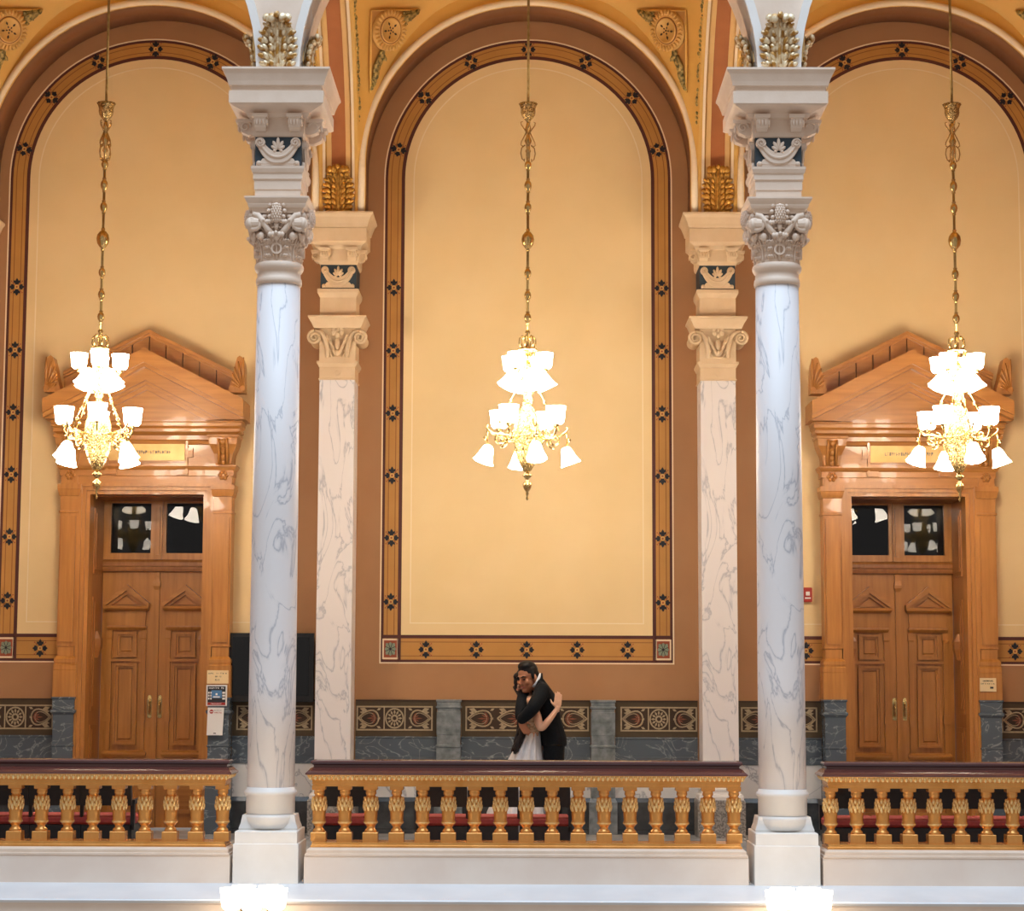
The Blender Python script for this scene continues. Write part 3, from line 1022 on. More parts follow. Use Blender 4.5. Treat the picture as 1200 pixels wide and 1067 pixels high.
for sg in (-1, 1):
    m = MB()
    bracket(m, 0, 0, 6.03, .05, .13, .075)
    m.xf(Matrix.Translation((PX + sg * .212, 5.40, 0)) @ Matrix.Rotation(sg * PI / 2, 4, 'Z'))
    m.build('bracket', 'stone_warm', pil)
m = MB()
acanthus(m, frame_mtx((PX, 5.20, 6.526), (1, 0, 0), (0, -1, .06), (0, 0, 1)), .28, .47, 7, .032, .16, fat=1.15)
m.build('gilt_acanthus', 'gold', pil)
dup(pil, (2.0, 5.5, FZ), 'flat white marble wall pilaster behind the column right of the couple')
dup(pil, (-6.03, 5.5, FZ), 'wall pilaster cut off by the left edge of the picture, only its cornice showing')
dup(pil, (6.03, 5.5, FZ), 'wall pilaster cut off by the right edge of the picture, only its cornice showing')


# ================================================================== DOORS
def door(idx, cx, label):
    d = thing('door_%d' % idx, label, 'door', (cx, WY, FZ), kind='structure')
    B = lambda: MB()

    def rr(x0, x1, yf, prof, yb=WY):
        """prof (projection, z): front y = yf - projection, x spread by projection"""
        return [(cx + x0 - p, cx + x1 + p, yf - p, yb, z) for p, z in prof]

    # pilasters of the casing
    for sg in (-1, 1):
        a, b = sorted((sg * .715, sg * .905))
        m = B().rl(rr(a, b, 5.52, [(0, 1.985), (0, 3.55), (.012, 3.555), (.02, 3.585), (.026, 3.62), (.03, 3.625), (.03, 3.675)]))
        a2, b2 = sorted((sg * .735, sg * .885))
        m.rl(rr(a2, b2, 5.50, [(0, 2.02), (0, 3.34)]))
        m.rl(rr(a, b, 5.52, [(.0, 3.37), (.012, 3.375), (.012, 3.395), (.0, 3.40)]))
        p = m.build('casing_pilaster', 'wood', d)
        m = B().rl(rr(a, b, 5.52, [(.025, 1.73), (.025, 1.775), (.012, 1.79), (.02, 1.81), (.02, 1.84), (.004, 1.86), (-.008, 1.87), (-.008, 1.97), (.006, 1.975), (.006, 1.99)]))
        m.build('base_moulding', 'wood', p)
        B().rl(rr(a, b, 5.52, [(.025, 1.446), (.025, 1.725), (.02, 1.73)])).build('pedestal_block', 'wood', p)
        m = B().rl(rr(a, b, 5.50, [(.03, FZ), (.03, .72), (.02, .74), (.03, .76), (.03, .79), (.012, .80), (.012, .93), (.02, .94), (.02, .95), (.012, .96), (.012, 1.26), (.02, 1.27), (.035, 1.29), (.035, 1.31), (.018, 1.32), (.02, 1.42), (.03, 1.43), (.03, 1.446)]))
        m.build('marble_pedestal', 'greymarble' if cx * sg > 0 or True else 'darkmarble', p)
        # console above
        m = B().rl(rr(a + .015, b - .015, 5.52, [(0, 3.69), (0, 3.86)]))
        for i in range(6):
            t = i * PI / 3
            m.ell((cx + sg * .81 + .035 * math.cos(t), 5.515, 3.775 + .035 * math.sin(t)), ((.022, 0, 0), (0, .012, 0), (0, 0, .022)), 6, 4)
        m.rl(rr(a, b, 5.50, [(0, 3.675), (0, 3.69)]))
        m.build('rosette_block', 'wood', d)
        m = B().rl(rr(sg * .81 - .07, sg * .81 + .07, 5.52, [(.0, 3.88), (.015, 3.90), (.03, 4.0), (.075, 4.1), (.085, 4.17), (.095, 4.175), (.1, 4.2)]))
        for sx in (-1, 1):
            m.tube([(cx + sg * .81 + sx * .045, 5.50, 3.90), (cx + sg * .81 + sx * .045, 5.47, 4.0), (cx + sg * .81 + sx * .045, 5.43, 4.1), (cx + sg * .81 + sx * .045, 5.43, 4.16)], .016, 6)
        m.ball((cx + sg * .81, 5.42, 4.12), .035, 8, 6)
        for i in range(3):
            m.ell((cx + sg * .81, 5.49 - i * .015, 3.92 + i * .055), ((.028, 0, 0), (0, .02, 0), (0, 0, .04)), 6, 4)
        m.build('console', 'wood', d)
    # moulded frame round the opening
    for (w0, w1, yf) in ((.600, .645, 5.56), (.640, .685, 5.535), (.680, .715, 5.515)):
        z0 = FZ
        t0, t1 = 3.575 + (w0 - .6), 3.575 + (w1 - .6)
        A = [(cx + w0, z0), (cx + w0, t0), (cx - w0, t0), (cx - w0, z0)]
        C = [(cx + w1, z0), (cx + w1, t1), (cx - w1, t1), (cx - w1, z0)]
        B().strip(A, C, yf, WY).build('architrave', 'wood', d)
    # entablature
    B().rl(rr(-.905, .905, 5.53, [(0, 3.676), (0, 3.70), (.0, 3.765), (.012, 3.77), (.012, 3.83), (.03, 3.845), (.045, 3.87), (.045, 3.882), (0, 3.886), (0, 4.10), (.02, 4.11), (.03, 4.14), (.05, 4.15), (.05, 4.195)])).build('entablature', 'wood_h', d)
    m = B().box(cx - .43, cx + .43, 5.515, 5.53, 3.915, 4.125)
    for sg in (-1, 1):
        a = cx + sg * .455
        m.box(a - .03, a + .03, 5.505, 5.53, 3.965, 4.065)
        m.box(cx + sg * .42 - .012, cx + sg * .42 + .012, 5.50, 5.53, 3.80, 4.145)
        m.box(cx + sg * .38 - .06, cx + sg * .38 + .06, 5.49, 5.53, 3.78, 3.835)
    m.build('plaque_frame', 'wood_h', d)
    m = B()
    m.mi = 0
    m.box(cx - .40, cx + .40, 5.505, 5.516, 3.93, 4.105)
    m.mi = 1
    rr_ = random.Random(idx)
    x = cx - .25
    while x < cx + .26:
        w = rr_.uniform(.012, .02)
        if rr_.random() > .12:
            m.box(x, x + w * .3, 5.503, 5.506, 4.0, 4.035)
            m.box(x, x + w, 5.503, 5.506, rr_.choice((4.0, 4.015, 4.03)), rr_.choice((4.005, 4.02, 4.035)) + .002)
        x += w + .008
    m.build('name_plate', ('plate', 'inkgrey'), d)
    m = B().rl(rr(-.93, .93, 5.50, [(0, 4.195), (.02, 4.205), (.05, 4.225), (.06, 4.23), (.06, 4.262), (.05, 4.268), (.075, 4.29), (.075, 4.325), (.085, 4.335), (.085, 4.345), (.05, 4.352)]))
    m.build('cornice', 'wood_h', d)

    # raking pediment: stepped chevrons
    m = B()
    for (zat, zab, yf) in ((5.085, 4.935, 5.19), (4.94, 4.89, 5.225), (4.895, 4.76, 5.32), (4.765, 4.72, 5.37), (4.725, 4.67, 5.40)):
        if yf < 5.3:
            pts = [(cx - 1.05, zab - .54), (cx, zab), (cx + 1.05, zab - .54), (cx + 1.05, zat - .54), (cx, zat), (cx - 1.05, zat - .54)]
        else:
            ht, hb = (zat - 4.35) / .514, (zab - 4.35) / .514
            pts = [(cx - ht, 4.35), (cx - hb, 4.35), (cx, zab), (cx + hb, 4.35), (cx + ht, 4.35), (cx, zat)]
        m.prism(pts, yf, WY)
    m.build('raking_cornice', 'wood_h', d)
    B().prism([(cx - .72, 4.345), (cx + .72, 4.345), (cx, 4.72)], 5.45, WY).build('tympanum', 'wood_h', d)
    # blocking course of separate panels behind the pediment
    hw, za, ze = .90, 5.324, 4.875
    n = 5
    for sg in (-1, 1):
        for k in range(n):
            t0, t1 = k / n + .006, (k + 1) / n - .006
            xa, xb = cx + sg * hw * t0, cx + sg * hw * t1
            z0, z1 = za - (za - ze) * t0, za - (za - ze) * t1
            pts = [(xa, z0 - .32), (xb, z1 - .32), (xb, z1 - .045), (xa, z0 - .045)]
            B().prism(pts if sg > 0 else pts[::-1], 5.50, WY).build('blocking_panel', 'wood_h', d)
    m = B()
    m.prism([(cx - hw, ze - .04), (cx, za - .04), (cx + hw, ze - .04), (cx + hw, ze), (cx, za), (cx - hw, ze)], 5.46, WY)
    m.prism([(cx - hw, ze - .07), (cx, za - .07), (cx + hw, ze - .07), (cx + hw, ze - .04), (cx, za - .04), (cx - hw, ze - .04)], 5.48, WY)
    m.prism([(cx - hw, ze - .3), (cx, za - .3), (cx + hw, ze - .3), (cx + hw, ze - .04), (cx, za - .04), (cx - hw, ze - .04)], 5.56, WY)
    m.build('blocking_cap', 'wood_h', d)
    for sg in (-1, 1):
        m = B()
        prof = [(0.03, 0), (0.21, 0), (.205, .25), (.195, .32), (.175, .375), (.15, .39), (.125, .37), (.105, .30), (.08, .18), (.05, .07)]
        pts = [(cx + sg * (.845 + x), 4.625 + z) for x, z in prof]
        m.prism(pts if sg > 0 else pts[::-1], 5.27, 5.45)
        for k in range(6):
            a = R(16 + k * 15)
            L = .16 + .035 * k
            bx, bz = cx + sg * 1.035, 4.66
            dx_, dz_ = -sg * math.cos(a) * (1 if k < 5 else .4), math.sin(a)
            m.tube([(bx + dx_ * .03, 5.265, bz + dz_ * .03), (bx + dx_ * L * .6, 5.26, bz + dz_ * L * .75), (bx + dx_ * L * .72, 5.265, bz + dz_ * L)], [.006, .014, .008], 6)
        m.disc(cx + sg * 1.03, 4.665, .03, 5.25, 5.28, 12)
        m.build('acroterion', 'wood', d)
    # reveal
    YL = 6.30
    for sg in (-1, 1):
        m = B().box(*sorted((cx + sg * .602, cx + sg * .66)), WY + .001, YL + .06, FZ, 3.60)
        for (za_, zb_) in ((.25, 1.15), (1.3, 2.5), (2.75, 3.45)):
            for e in (.0, .05):
                m.box(*sorted((cx + sg * (.588 - e * .16), cx + sg * .603)), 5.80 + e, 6.20 - e, za_ + e, zb_ - e)
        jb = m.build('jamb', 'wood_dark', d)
        m = B()
        m.rl([(*sorted((cx + sg * .60, cx + sg * .55)), 5.9, 5.98, 1.86), (*sorted((cx + sg * .60, cx + sg * .52)), 5.88, 6.0, 1.98), (*sorted((cx + sg * .60, cx + sg * .52)), 5.88, 6.0, 2.06), (*sorted((cx + sg * .60, cx + sg * .56)), 5.9, 5.98, 2.14)])
        m.build('carved_boss', 'wood_dark', jb)
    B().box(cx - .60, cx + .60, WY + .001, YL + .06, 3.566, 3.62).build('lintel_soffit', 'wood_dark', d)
    # transom
    tr = B()
    zt0, zt1 = 2.93, 3.565
    for (a, b) in ((-.60, -.52), (-.085, -.045), (.045, .085), (.52, .60)):
        tr.box(cx + a, cx + b, YL, YL + .06, zt0, zt1)
    tr.box(cx - .045, cx + .045, YL - .03, YL + .06, zt0, zt1)
    for sg in (-1, 1):
        a, b = sorted((cx + sg * .085, cx + sg * .52))
        tr.box(a, b, YL, YL + .06, zt0, 3.0)
        tr.box(a, b, YL, YL + .06, 3.545, zt1)
    tr.box(cx - .02, cx + .02, YL - .05, YL, 2.98, 3.5)
    trf = tr.build('transom_frame', 'wood', d)
    for sg in (-1, 1):
        a, b = sorted((cx + sg * .086, cx + sg * .519))
        B().box(a, b, YL + .022, YL + .03, 3.001, 3.544).build('pane', 'glass', trf)
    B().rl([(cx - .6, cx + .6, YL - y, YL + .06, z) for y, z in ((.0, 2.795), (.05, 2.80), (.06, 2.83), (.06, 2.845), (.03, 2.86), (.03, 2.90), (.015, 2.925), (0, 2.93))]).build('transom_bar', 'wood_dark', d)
    # the two leaves
    for sg in (-1, 1):
        a, b = sorted((cx + sg * .006, cx + sg * .595))
        lf = B().box(a, b, YL, YL + .055, FZ + .01, 2.795).build('door_leaf', 'wood', d)
        pc = cx + sg * .318
        # little pediment
        m = B()
        for (hw, za_, ze_, yf) in ((.245, 2.655, 2.485, -.11), (.225, 2.615, 2.46, -.075), (.20, 2.575, 2.44, -.035)):
            m.prism([(pc - hw, 2.40), (pc + hw, 2.40), (pc + hw, ze_ - .03), (pc, za_), (pc - hw, ze_ - .03)] if yf == -.035 else
                    [(pc - hw, ze_ - .075), (pc, za_ - .07), (pc + hw, ze_ - .075), (pc + hw, ze_ - .03), (pc, za_), (pc - hw, ze_ - .03)], YL + yf, YL)
        m.rl([(pc - .225, pc + .225, YL - .05, YL, 2.37), (pc - .24, pc + .24, YL - .11, YL, 2.395), (pc - .245, pc + .245, YL - .115, YL, 2.425), (pc - .2, pc + .2, YL - .04, YL, 2.432)])
        m.prism([(pc - .10, 2.44), (pc + .10, 2.44), (pc, 2.525)], YL - .05, YL)
        m.build('pediment_moulding', 'wood_h', lf)
        m = B()
        m.box(pc - .205, pc + .205, YL - .03, YL, 2.27, 2.37)
        m.rl([(pc - .20, pc + .20, YL - .03, YL, 2.16), (pc - .215, pc + .215, YL - .06, YL, 2.19), (pc - .215, pc + .215, YL - .06, YL, 2.205), (pc - .20, pc + .20, YL - .032, YL, 2.21), (pc - .20, pc + .20, YL - .032, YL, 2.27)])
        for s2 in (-1, 1):
            m.rl([(pc + s2 * .185 - .025, pc + s2 * .185 + .025, YL - .03, YL, .86), (pc + s2 * .185 - .025, pc + s2 * .185 + .025, YL - .03, YL, 2.06), (pc + s2 * .185 - .032, pc + s2 * .185 + .032, YL - .04, YL, 2.08), (pc + s2 * .185 - .032, pc + s2 * .185 + .032, YL - .04, YL, 2.16)])
            m.rl([(pc + s2 * .185 - .034, pc + s2 * .185 + .034, YL - .045, YL, 1.18), (pc + s2 * .185 - .034, pc + s2 * .185 + .034, YL - .045, YL, 1.27)])
        m.build('panel_pilasters', 'wood', lf)
        for (hw, z0, z1) in ((.115, 1.87, 2.14), (.125, .93, 1.80)):
            m = B()
            for (e, yf) in ((0, -.05), (.022, -.03)):
                m.strip([(pc - hw + e, z0 + e), (pc + hw - e, z0 + e), (pc + hw - e, z1 - e), (pc - hw + e, z1 - e)],
                        [(pc - hw + e + .022, z0 + e + .022), (pc + hw - e - .022, z0 + e + .022), (pc + hw - e - .022, z1 - e - .022), (pc - hw + e + .022, z1 - e - .022)], YL + yf, YL, True)
            q = .06
            m.rl([(pc - hw + q, pc + hw - q, YL - .004, YL, z0 + q), (pc - hw + q, pc + hw - q, YL - .016, YL, z0 + q + .01), (pc - hw + q, pc + hw - q, YL - .016, YL, z1 - q)])
            m.build('panel', 'wood', lf)
        m = B()
        m.rl([(pc - .22, pc + .22, YL - .03, YL, .80), (pc - .235, pc + .235, YL - .05, YL, .83), (pc - .235, pc + .235, YL - .05, YL, .85), (pc - .215, pc + .215, YL - .03, YL, .87)])
        m.box(pc - .16, pc + .16, YL - .03, YL, 1.825, 1.855)
        m.strip([(pc - .2, .2), (pc + .2, .2), (pc + .2, .76), (pc - .2, .76)], [(pc - .16, .24), (pc + .16, .24), (pc + .16, .72), (pc - .16, .72)], YL - .03, YL, True)
        m.box(pc - .12, pc + .12, YL - .016, YL, .28, .68)
        m.build('rail_moulding', 'wood_h', lf)
        hx = cx + sg * .055
        m = B()
        m.rl([(hx - .02, hx + .02, YL - .008, YL, 1.22), (hx - .022, hx + .022, YL - .012, YL, 1.24), (hx - .022, hx + .022, YL - .012, YL, 1.42), (hx - .012, hx + .012, YL - .008, YL, 1.46)])
        m.tube([(hx, YL - .01, 1.26), (hx, YL - .05, 1.28), (hx, YL - .055, 1.33), (hx, YL - .045, 1.38), (hx, YL - .01, 1.40)], .009, 6)
        m.build('handle', 'brass', lf)
    m = B().box(cx - .028, cx + .028, YL - .03, YL, FZ + .01, 2.62)
    m.rl([(cx - .022, cx + .022, YL - .03, YL, 2.60), (cx - .04, cx + .04, YL - .055, YL, 2.64), (cx - .04, cx + .04, YL - .055, YL, 2.67), (cx - .03, cx + .03, YL - .04, YL, 2.72), (cx - .03, cx + .03, YL - .04, YL, 2.79)])
    m.build('meeting_stile', 'wood', d)
    # room behind the glass; its unlit darkness is put into the black colour
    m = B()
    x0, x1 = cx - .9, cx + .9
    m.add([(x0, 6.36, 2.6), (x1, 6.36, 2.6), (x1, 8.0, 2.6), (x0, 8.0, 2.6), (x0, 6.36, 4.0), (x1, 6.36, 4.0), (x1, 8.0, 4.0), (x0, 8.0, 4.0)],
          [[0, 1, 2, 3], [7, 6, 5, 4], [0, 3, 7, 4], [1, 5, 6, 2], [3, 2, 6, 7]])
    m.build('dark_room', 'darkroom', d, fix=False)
    return d


door(1, -DX, 'golden oak double door with carved pediment in the left bay')
door(2, DX, 'golden oak double door with carved pediment in the right bay')

# ================================================================== BALUSTRADES
bal = thing('balustrade', 'gilded balustrade with dark red handrail between the two columns, in front of the couple', 'balustrade', (0, -.02, .08), group='gilded balustrades along the gallery edge')
LX = 1.69
MB().rl([(-LX, LX, -.23, .16, .07), (-LX, LX, -.23, .16, .285), (-LX + .004, LX - .004, -.226, .156, .293)]).build('curb', 'curb', bal)
MB().rl([(-1.685, 1.685, -.235, .165, .293), (-1.685, 1.685, -.235, .165, .308), (-1.675, 1.675, -.225, .155, .312), (-1.675, 1.675, -.225, .155, .335), (-1.66, 1.66, -.205, .135, .348), (-1.645, 1.645, -.19, .12, .352)]).build('curb_moulding', 'stone', bal)
MB().rl([(-1.648, 1.648, -.185, .115, .35), (-1.648, 1.648, -.185, .115, .366), (-1.640, 1.640, -.178, .108, .372), (-1.640, 1.640, -.178, .108, .390)]).build('bottom_rail', 'giltwood', bal)
# baluster, one shared mesh each for body and leaf sleeve
YB = -.035
m = MB()
m.sq(0, 0, [(.058, .39), (.058, .455), (.055, .46)])
m.lathe([(.046, .458), (.048, .468), (.044, .478), (.032, .49), (.030, .502), (.040, .515), (.052, .53), (.055, .54), (.050, .55), (.049, .56), (.052, .60), (.053, .628), (.049, .632), (.046, .70), (.041, .727), (.036, .735), (.033, .742), (.040, .748), (.042, .758), (.040, .768), (.040, .778), (.046, .784)], 0, 0, 0, 20)
m.rl([(-.045, .045, -.045, .045, .78), (-.052, .052, -.052, .052, .785), (-.052, .052, -.052, .052, .815)])
BODY = m.mesh('baluster', 'giltwood')
m = MB()
for tier, (z, r_, n, L) in enumerate(((.645, .050, 10, .05), (.675, .048, 10, .05), (.705, .043, 10, .042))):
    for k in range(n):
        a = 2 * PI * (k + .5 * (tier % 2)) / n
        d = Vector((math.cos(a), math.sin(a), 0))
        t = Vector((-math.sin(a), math.cos(a), 0))
        m.ell(Vector((0, 0, z)) + d * (r_ + .002), (t * .013, d * .012, Vector((0, 0, L * .62)) + d * .006), 6, 4)
SLEEVE = m.mesh('leaf_sleeve', 'giltbright')
m = MB()
m.lathe([(.045, .547), (.056, .538), (.056, .532), (.046, .522)], 0, 0, 0, 20)
RING = m.mesh('gilt_ring', 'giltbright')
for k in range(17):
    x = -1.6 + .2 * k
    b = piece('baluster', BODY, bal, (x, YB, 0))
    ORIGIN[b.name] = (x, YB, 0)
    piece('leaf_sleeve', SLEEVE, b, (x, YB, 0))
    piece('gilt_ring', RING, b, (x, YB, 0))
MB().rl([(-1.635, 1.635, -.18, .11, .813), (-1.635, 1.635, -.18, .11, .828), (-1.64, 1.64, -.185, .115, .832), (-1.64, 1.64, -.185, .115, .858), (-1.648, 1.648, -.193, .123, .862)]).build('fascia_rail', 'giltwood', bal)
m = MB().rl([(-1.645, 1.645, -.19, .12, .86), (-1.655, 1.655, -.20, .13, .868), (-1.668, 1.668, -.213, .143, .885), (-1.682, 1.682, -.227, .157, .902)])
gm = m.build('gilt_moulding', 'giltwood', bal)
m = MB()
for k in range(94):
    x = -1.65 + 3.30 * k / 93
    m.ell((x, -.214, .884), ((.0125, 0, 0), (0, .012, -.004), (0, .008, .025)), 6, 4)
    m.ell((x + .0177, -.219, .894), ((.007, 0, 0), (0, .009, 0), (0, .003, .011)), 5, 4)
for sg in (-1, 1):
    for k in range(10):
        y = -.19 + .035 * k
        m.ell((sg * 1.666, y, .886), ((.01, 0, 0), (0, .0115, 0), (sg * .006, 0, .019)), 6, 4)
m.build('leaf_and_dart_relief', 'giltbright', gm, kind='stuff')
MB().rl([(-1.686, 1.686, -.231, .161, .902), (-1.69, 1.69, -.235, .165, .906), (-1.69, 1.69, -.235, .165, .915), (-1.672, 1.672, -.217, .147, .93), (-1.66, 1.66, -.16, .10, .948), (-1.648, 1.648, -.12, .06, .955), (-1.638, 1.638, -.11, .05, .958), (-1.638, 1.638, -.11, .05, .972),
         (-1.65, 1.65, -.122, .062, .980), (-1.66, 1.66, -.132, .072, .99), (-1.66, 1.66, -.132, .072, 1.0), (-1.652, 1.652, -.124, .064, 1.008), (-1.62, 1.62, -.09, .03, 1.012)]).build('handrail', 'redwood', bal)
dup(bal, (-3.945, -.02, .08), 'gilded balustrade with dark red handrail, below the oak door with three notices')
dup(bal, (3.945, -.02, .08), 'gilded balustrade with dark red handrail, below the oak door with a small plaque')

# ================================================================== CHANDELIERS
CUP = MB().lathe([(.018, 0), (.05, .004), (.066, .02), (.073, .05), (.074, .09), (.079, .12), (.084, .148), (.079, .148), (.072, .12), (.067, .09), (.066, .05), (.058, .022), (.0, .012)], 0, 0, 0, 20)
BELL = MB().lathe([(.024, .17), (.036, .165), (.05, .14), (.06, .105), (.07, .065), (.084, .028), (.098, .0), (.092, .002), (.078, .03), (.064, .067), (.054, .106), (.044, .138), (.0, .158)], 0, 0, 0, 24, flute=8, fdepth=.05)
CUP_ME = CUP.mesh('lamp_shade', 'shade')
CUP_LOW_ME = CUP.mesh('lamp_shade', 'shade_low')
BELL_ME = BELL.mesh('lamp_shade', 'shade')
HOLD = MB().lathe([(.012, -.03), (.02, -.028), (.028, -.01), (.034, .004), (.03, .012), (.012, .014)], 0, 0, 0, 12)
HOLD_ME = HOLD.mesh('shade_holder', 'brass')
CY = 3.0


def pol(r, a, z):
    return (r * math.cos(a), CY + r * math.sin(a), z)


def chandelier(label, rot0):
    c = thing('chandelier', label, 'chandelier', (0, CY, 9.84), group='brass chandeliers hanging in the bays')
    MB().lathe([(.02, 9.70), (.06, 9.72), (.11, 9.78), (.12, 9.84)], 0, CY, 0, 20).build('ceiling_canopy', 'brass_dull', c)
    MB().lathe([(.0125, 7.05), (.0125, 9.72)], 0, CY, 0, 10).build('rod', 'brass_dull', c)
    m = MB().lathe([(.012, 6.90), (.03, 6.925), (.045, 6.94), (.062, 6.97), (.067, 7.0), (.066, 7.03), (.075, 7.06), (.088, 7.082), (.08, 7.082), (.058, 7.05), (.0, 7.03)], 0, CY, 0, 24, flute=12, fdepth=.04)
    m.build('filigree_cup', 'brass_filigree', c)
    m = MB().lathe([(.013, 6.52), (.013, 6.60), (.028, 6.62), (.014, 6.65), (.018, 6.68), (.036, 6.72), (.02, 6.76), (.014, 6.80), (.03, 6.84), (.018, 6.88), (.012, 6.92)], 0, CY, 0, 16)
    for k in range(4):
        a = rot0 + k * PI / 2
        m.tube([pol(.015, a, 6.80), pol(.04, a, 6.84), pol(.065, a, 6.875), pol(.07, a, 6.90), pol(.055, a, 6.905)], .006, 5)
        m.tube([pol(.02, a, 6.80), pol(.04, a, 6.76), pol(.065, a, 6.71), pol(.07, a, 6.68), pol(.05, a, 6.665)], .006, 5)
        m.tube([pol(.03, a, 6.68), pol(.062, a, 6.65), pol(.07, a, 6.60), pol(.058, a, 6.545), pol(.03, a, 6.52), pol(.035, a, 6.545)], .006, 5)
    m.build('scroll_ornament', 'brass', c)
    MB().lathe([(.0125, 4.62), (.0125, 6.60)], 0, CY, 0, 10).build('stem', 'brass_dull', c)
    for z, r_, h in ((6.487, .034, .04), (6.288, .035, .052), (6.076, .034, .048), (5.765, .061, .082), (5.445, .033, .045), (5.233, .033, .045), (5.02, .034, .045)):
        m = MB().lathe([(.014, z - h * 1.35), (.02, z - h * 1.25), (.014, z - h * 1.1), (r_ * .5, z - h * .92), (r_ * .85, z - h * .55), (r_, z), (r_ * .87, z + h * .5), (r_ * .5, z + h * .88), (.015, z + h), (.02, z + h * 1.18), (.014, z + h * 1.3)], 0, CY, 0, 18)
        m.build('turned_bead', 'brass', c)
    # crown scrolls
    m = MB().lathe([(.014, 4.60), (.03, 4.64), (.018, 4.68), (.014, 4.74), (.016, 4.86), (.026, 4.88), (.014, 4.90)], 0, CY, 0, 14)
    for k in range(6):
        a = rot0 + k * PI / 3
        m.tube([pol(.02, a, 4.72), pol(.06, a, 4.73), pol(.08, a, 4.77), pol(.075, a, 4.82), pol(.05, a, 4.845), pol(.035, a, 4.83)], .0075, 5)
        m.tube([pol(.075, a, 4.72), pol(.082, a, 4.68), pol(.07, a, 4.62), pol(.062, a, 4.56), pol(.04, a, 4.50)], .009, 5)
    m.lathe([(.06, 4.70), (.088, 4.705), (.092, 4.715), (.086, 4.725), (.06, 4.728)], 0, CY, 0, 18)
    m.build('crown', 'brass', c)
    m = MB().lathe([(.02, 4.20), (.035, 4.215), (.022, 4.235), (.03, 4.25), (.045, 4.265), (.035, 4.28), (.06, 4.31), (.083, 4.37), (.09, 4.43), (.08, 4.50), (.055, 4.55), (.03, 4.60)], 0, CY, 0, 20)
    m.build('upper_body', 'brass_filigree', c)
    # lower urn: dome and openwork basket
    MB().lathe([(.125, 3.90), (.128, 3.93), (.12, 4.0), (.10, 4.08), (.07, 4.15), (.04, 4.19), (.022, 4.205)], 0, CY, 0, 24).build('urn_dome', 'brass_filigree', c)
    m = MB().lathe([(.02, 3.56), (.04, 3.575), (.075, 3.64), (.105, 3.73), (.122, 3.82), (.128, 3.88), (.134, 3.885), (.134, 3.905), (.126, 3.91)], 0, CY, 0, 24)
    for k in range(12):
        a = 2 * PI * k / 12
        for z, r_ in ((3.84, .126), (3.76, .113), (3.69, .092)):
            m.ball(pol(r_, a + (z > 3.8) * .26, z), .012, 6, 4)
    m.build('urn_basket', 'brass_filigree', c)
    m = MB().lathe([(.0, 3.295), (.008, 3.30), (.012, 3.318), (.006, 3.335), (.01, 3.345), (.016, 3.36), (.01, 3.375), (.03, 3.40), (.042, 3.43), (.04, 3.455), (.02, 3.47), (.012, 3.49), (.02, 3.50), (.044, 3.525), (.046, 3.53), (.02, 3.545), (.02, 3.565)], 0, CY, 0, 18)
    m.build('finial', 'brass', c)

    def lamp(arm, pos, kind, a, sc=1.0, tilt=0.0):
        o = piece('lamp_shade', CUP_ME if kind == 'cup' else BELL_ME, arm, pos, (0, tilt, a))
        o.rotation_mode = 'ZYX' if False else 'XYZ'
        o.scale = (sc, sc, sc)

    for k in range(4):
        a = rot0 + k * PI / 2
        # lower arm with bell shade turned outwards
        m = MB()
        m.tube([pol(.12, a, 3.90), pol(.18, a, 3.90), pol(.26, a, 3.905), pol(.33, a, 3.915), pol(.37, a, 3.945), pol(.39, a, 3.975), pol(.378, a, 3.995)], .011, 6)
        sp = [pol(.255 + .075 * (1 - .8 * t) * math.cos(-PI * .5 - 3.4 * PI * t), a, 3.86 + .075 * (1 - .8 * t) * math.sin(PI * .5 + 3.4 * PI * t) * -1) for t in [i / 20 for i in range(21)]]
        m.tube(sp, .010, 5)
        m.tube([pol(.375, a, 3.94), pol(.385, a, 3.88), pol(.38, a, 3.82), pol(.388, a, 3.79)], .010, 6)
        m.ball(pol(.40, a, 3.87), .02, 8, 5)
        m.ball(pol(.12, a, 3.90), .025, 8, 5)
        arm = m.build('arm', 'brass', c)
        ti = R(20)
        q = pol(.385 + .10 * math.sin(ti), a, 3.79 - .155 * math.cos(ti))
        lamp(arm, q, 'bell', a, .98, -ti)
        # lower upright cup between
        b = a + PI / 4
        m = MB()
        m.tube([pol(.12, b, 3.89), pol(.19, b, 3.86), pol(.25, b, 3.855), pol(.295, b, 3.885), pol(.315, b, 3.94), pol(.315, b, 3.985)], .011, 6)
        sp = [pol(.22 + .05 * (1 - .8 * t) * math.cos(PI * .5 + 3 * PI * t), b, 3.905 + .05 * (1 - .8 * t) * math.sin(PI * .5 + 3 * PI * t)) for t in [i / 16 for i in range(17)]]
        m.tube(sp, .008, 5)
        m.lathe([(.012, -.03), (.02, -.028), (.028, -.01), (.034, .004), (.03, .012), (.012, .014)], *pol(.315, b, 3.99), 12)
        arm = m.build('arm', 'brass', c)
        lamp(arm, pol(.315, b, 3.99), 'cup', b, 1.12)
        # upper arms
        m = MB()
        m.tube([pol(.07, a, 4.44), pol(.10, a, 4.49), pol(.13, a, 4.52), pol(.15, a, 4.51), pol(.16, a, 4.49)], .009, 6)
        arm = m.build('arm', 'brass', c)
        ti = R(26)
        q = pol(.155 + .15 * math.sin(ti) * .6, a, 4.495 - .16 * math.cos(ti))
        lamp(arm, q, 'bell', a, 1.0, -ti)
        m = MB()
        m.tube([pol(.07, b, 4.43), pol(.12, b, 4.42), pol(.165, b, 4.44), pol(.19, b, 4.49), pol(.19, b, 4.52)], .009, 6)
        m.lathe([(.012, -.03), (.02, -.028), (.028, -.01), (.032, .004), (.012, .01)], *pol(.19, b, 4.52), 12)
        arm = m.build('arm', 'brass', c)
        lamp(arm, pol(.19, b, 4.52), 'cup', b, .98)
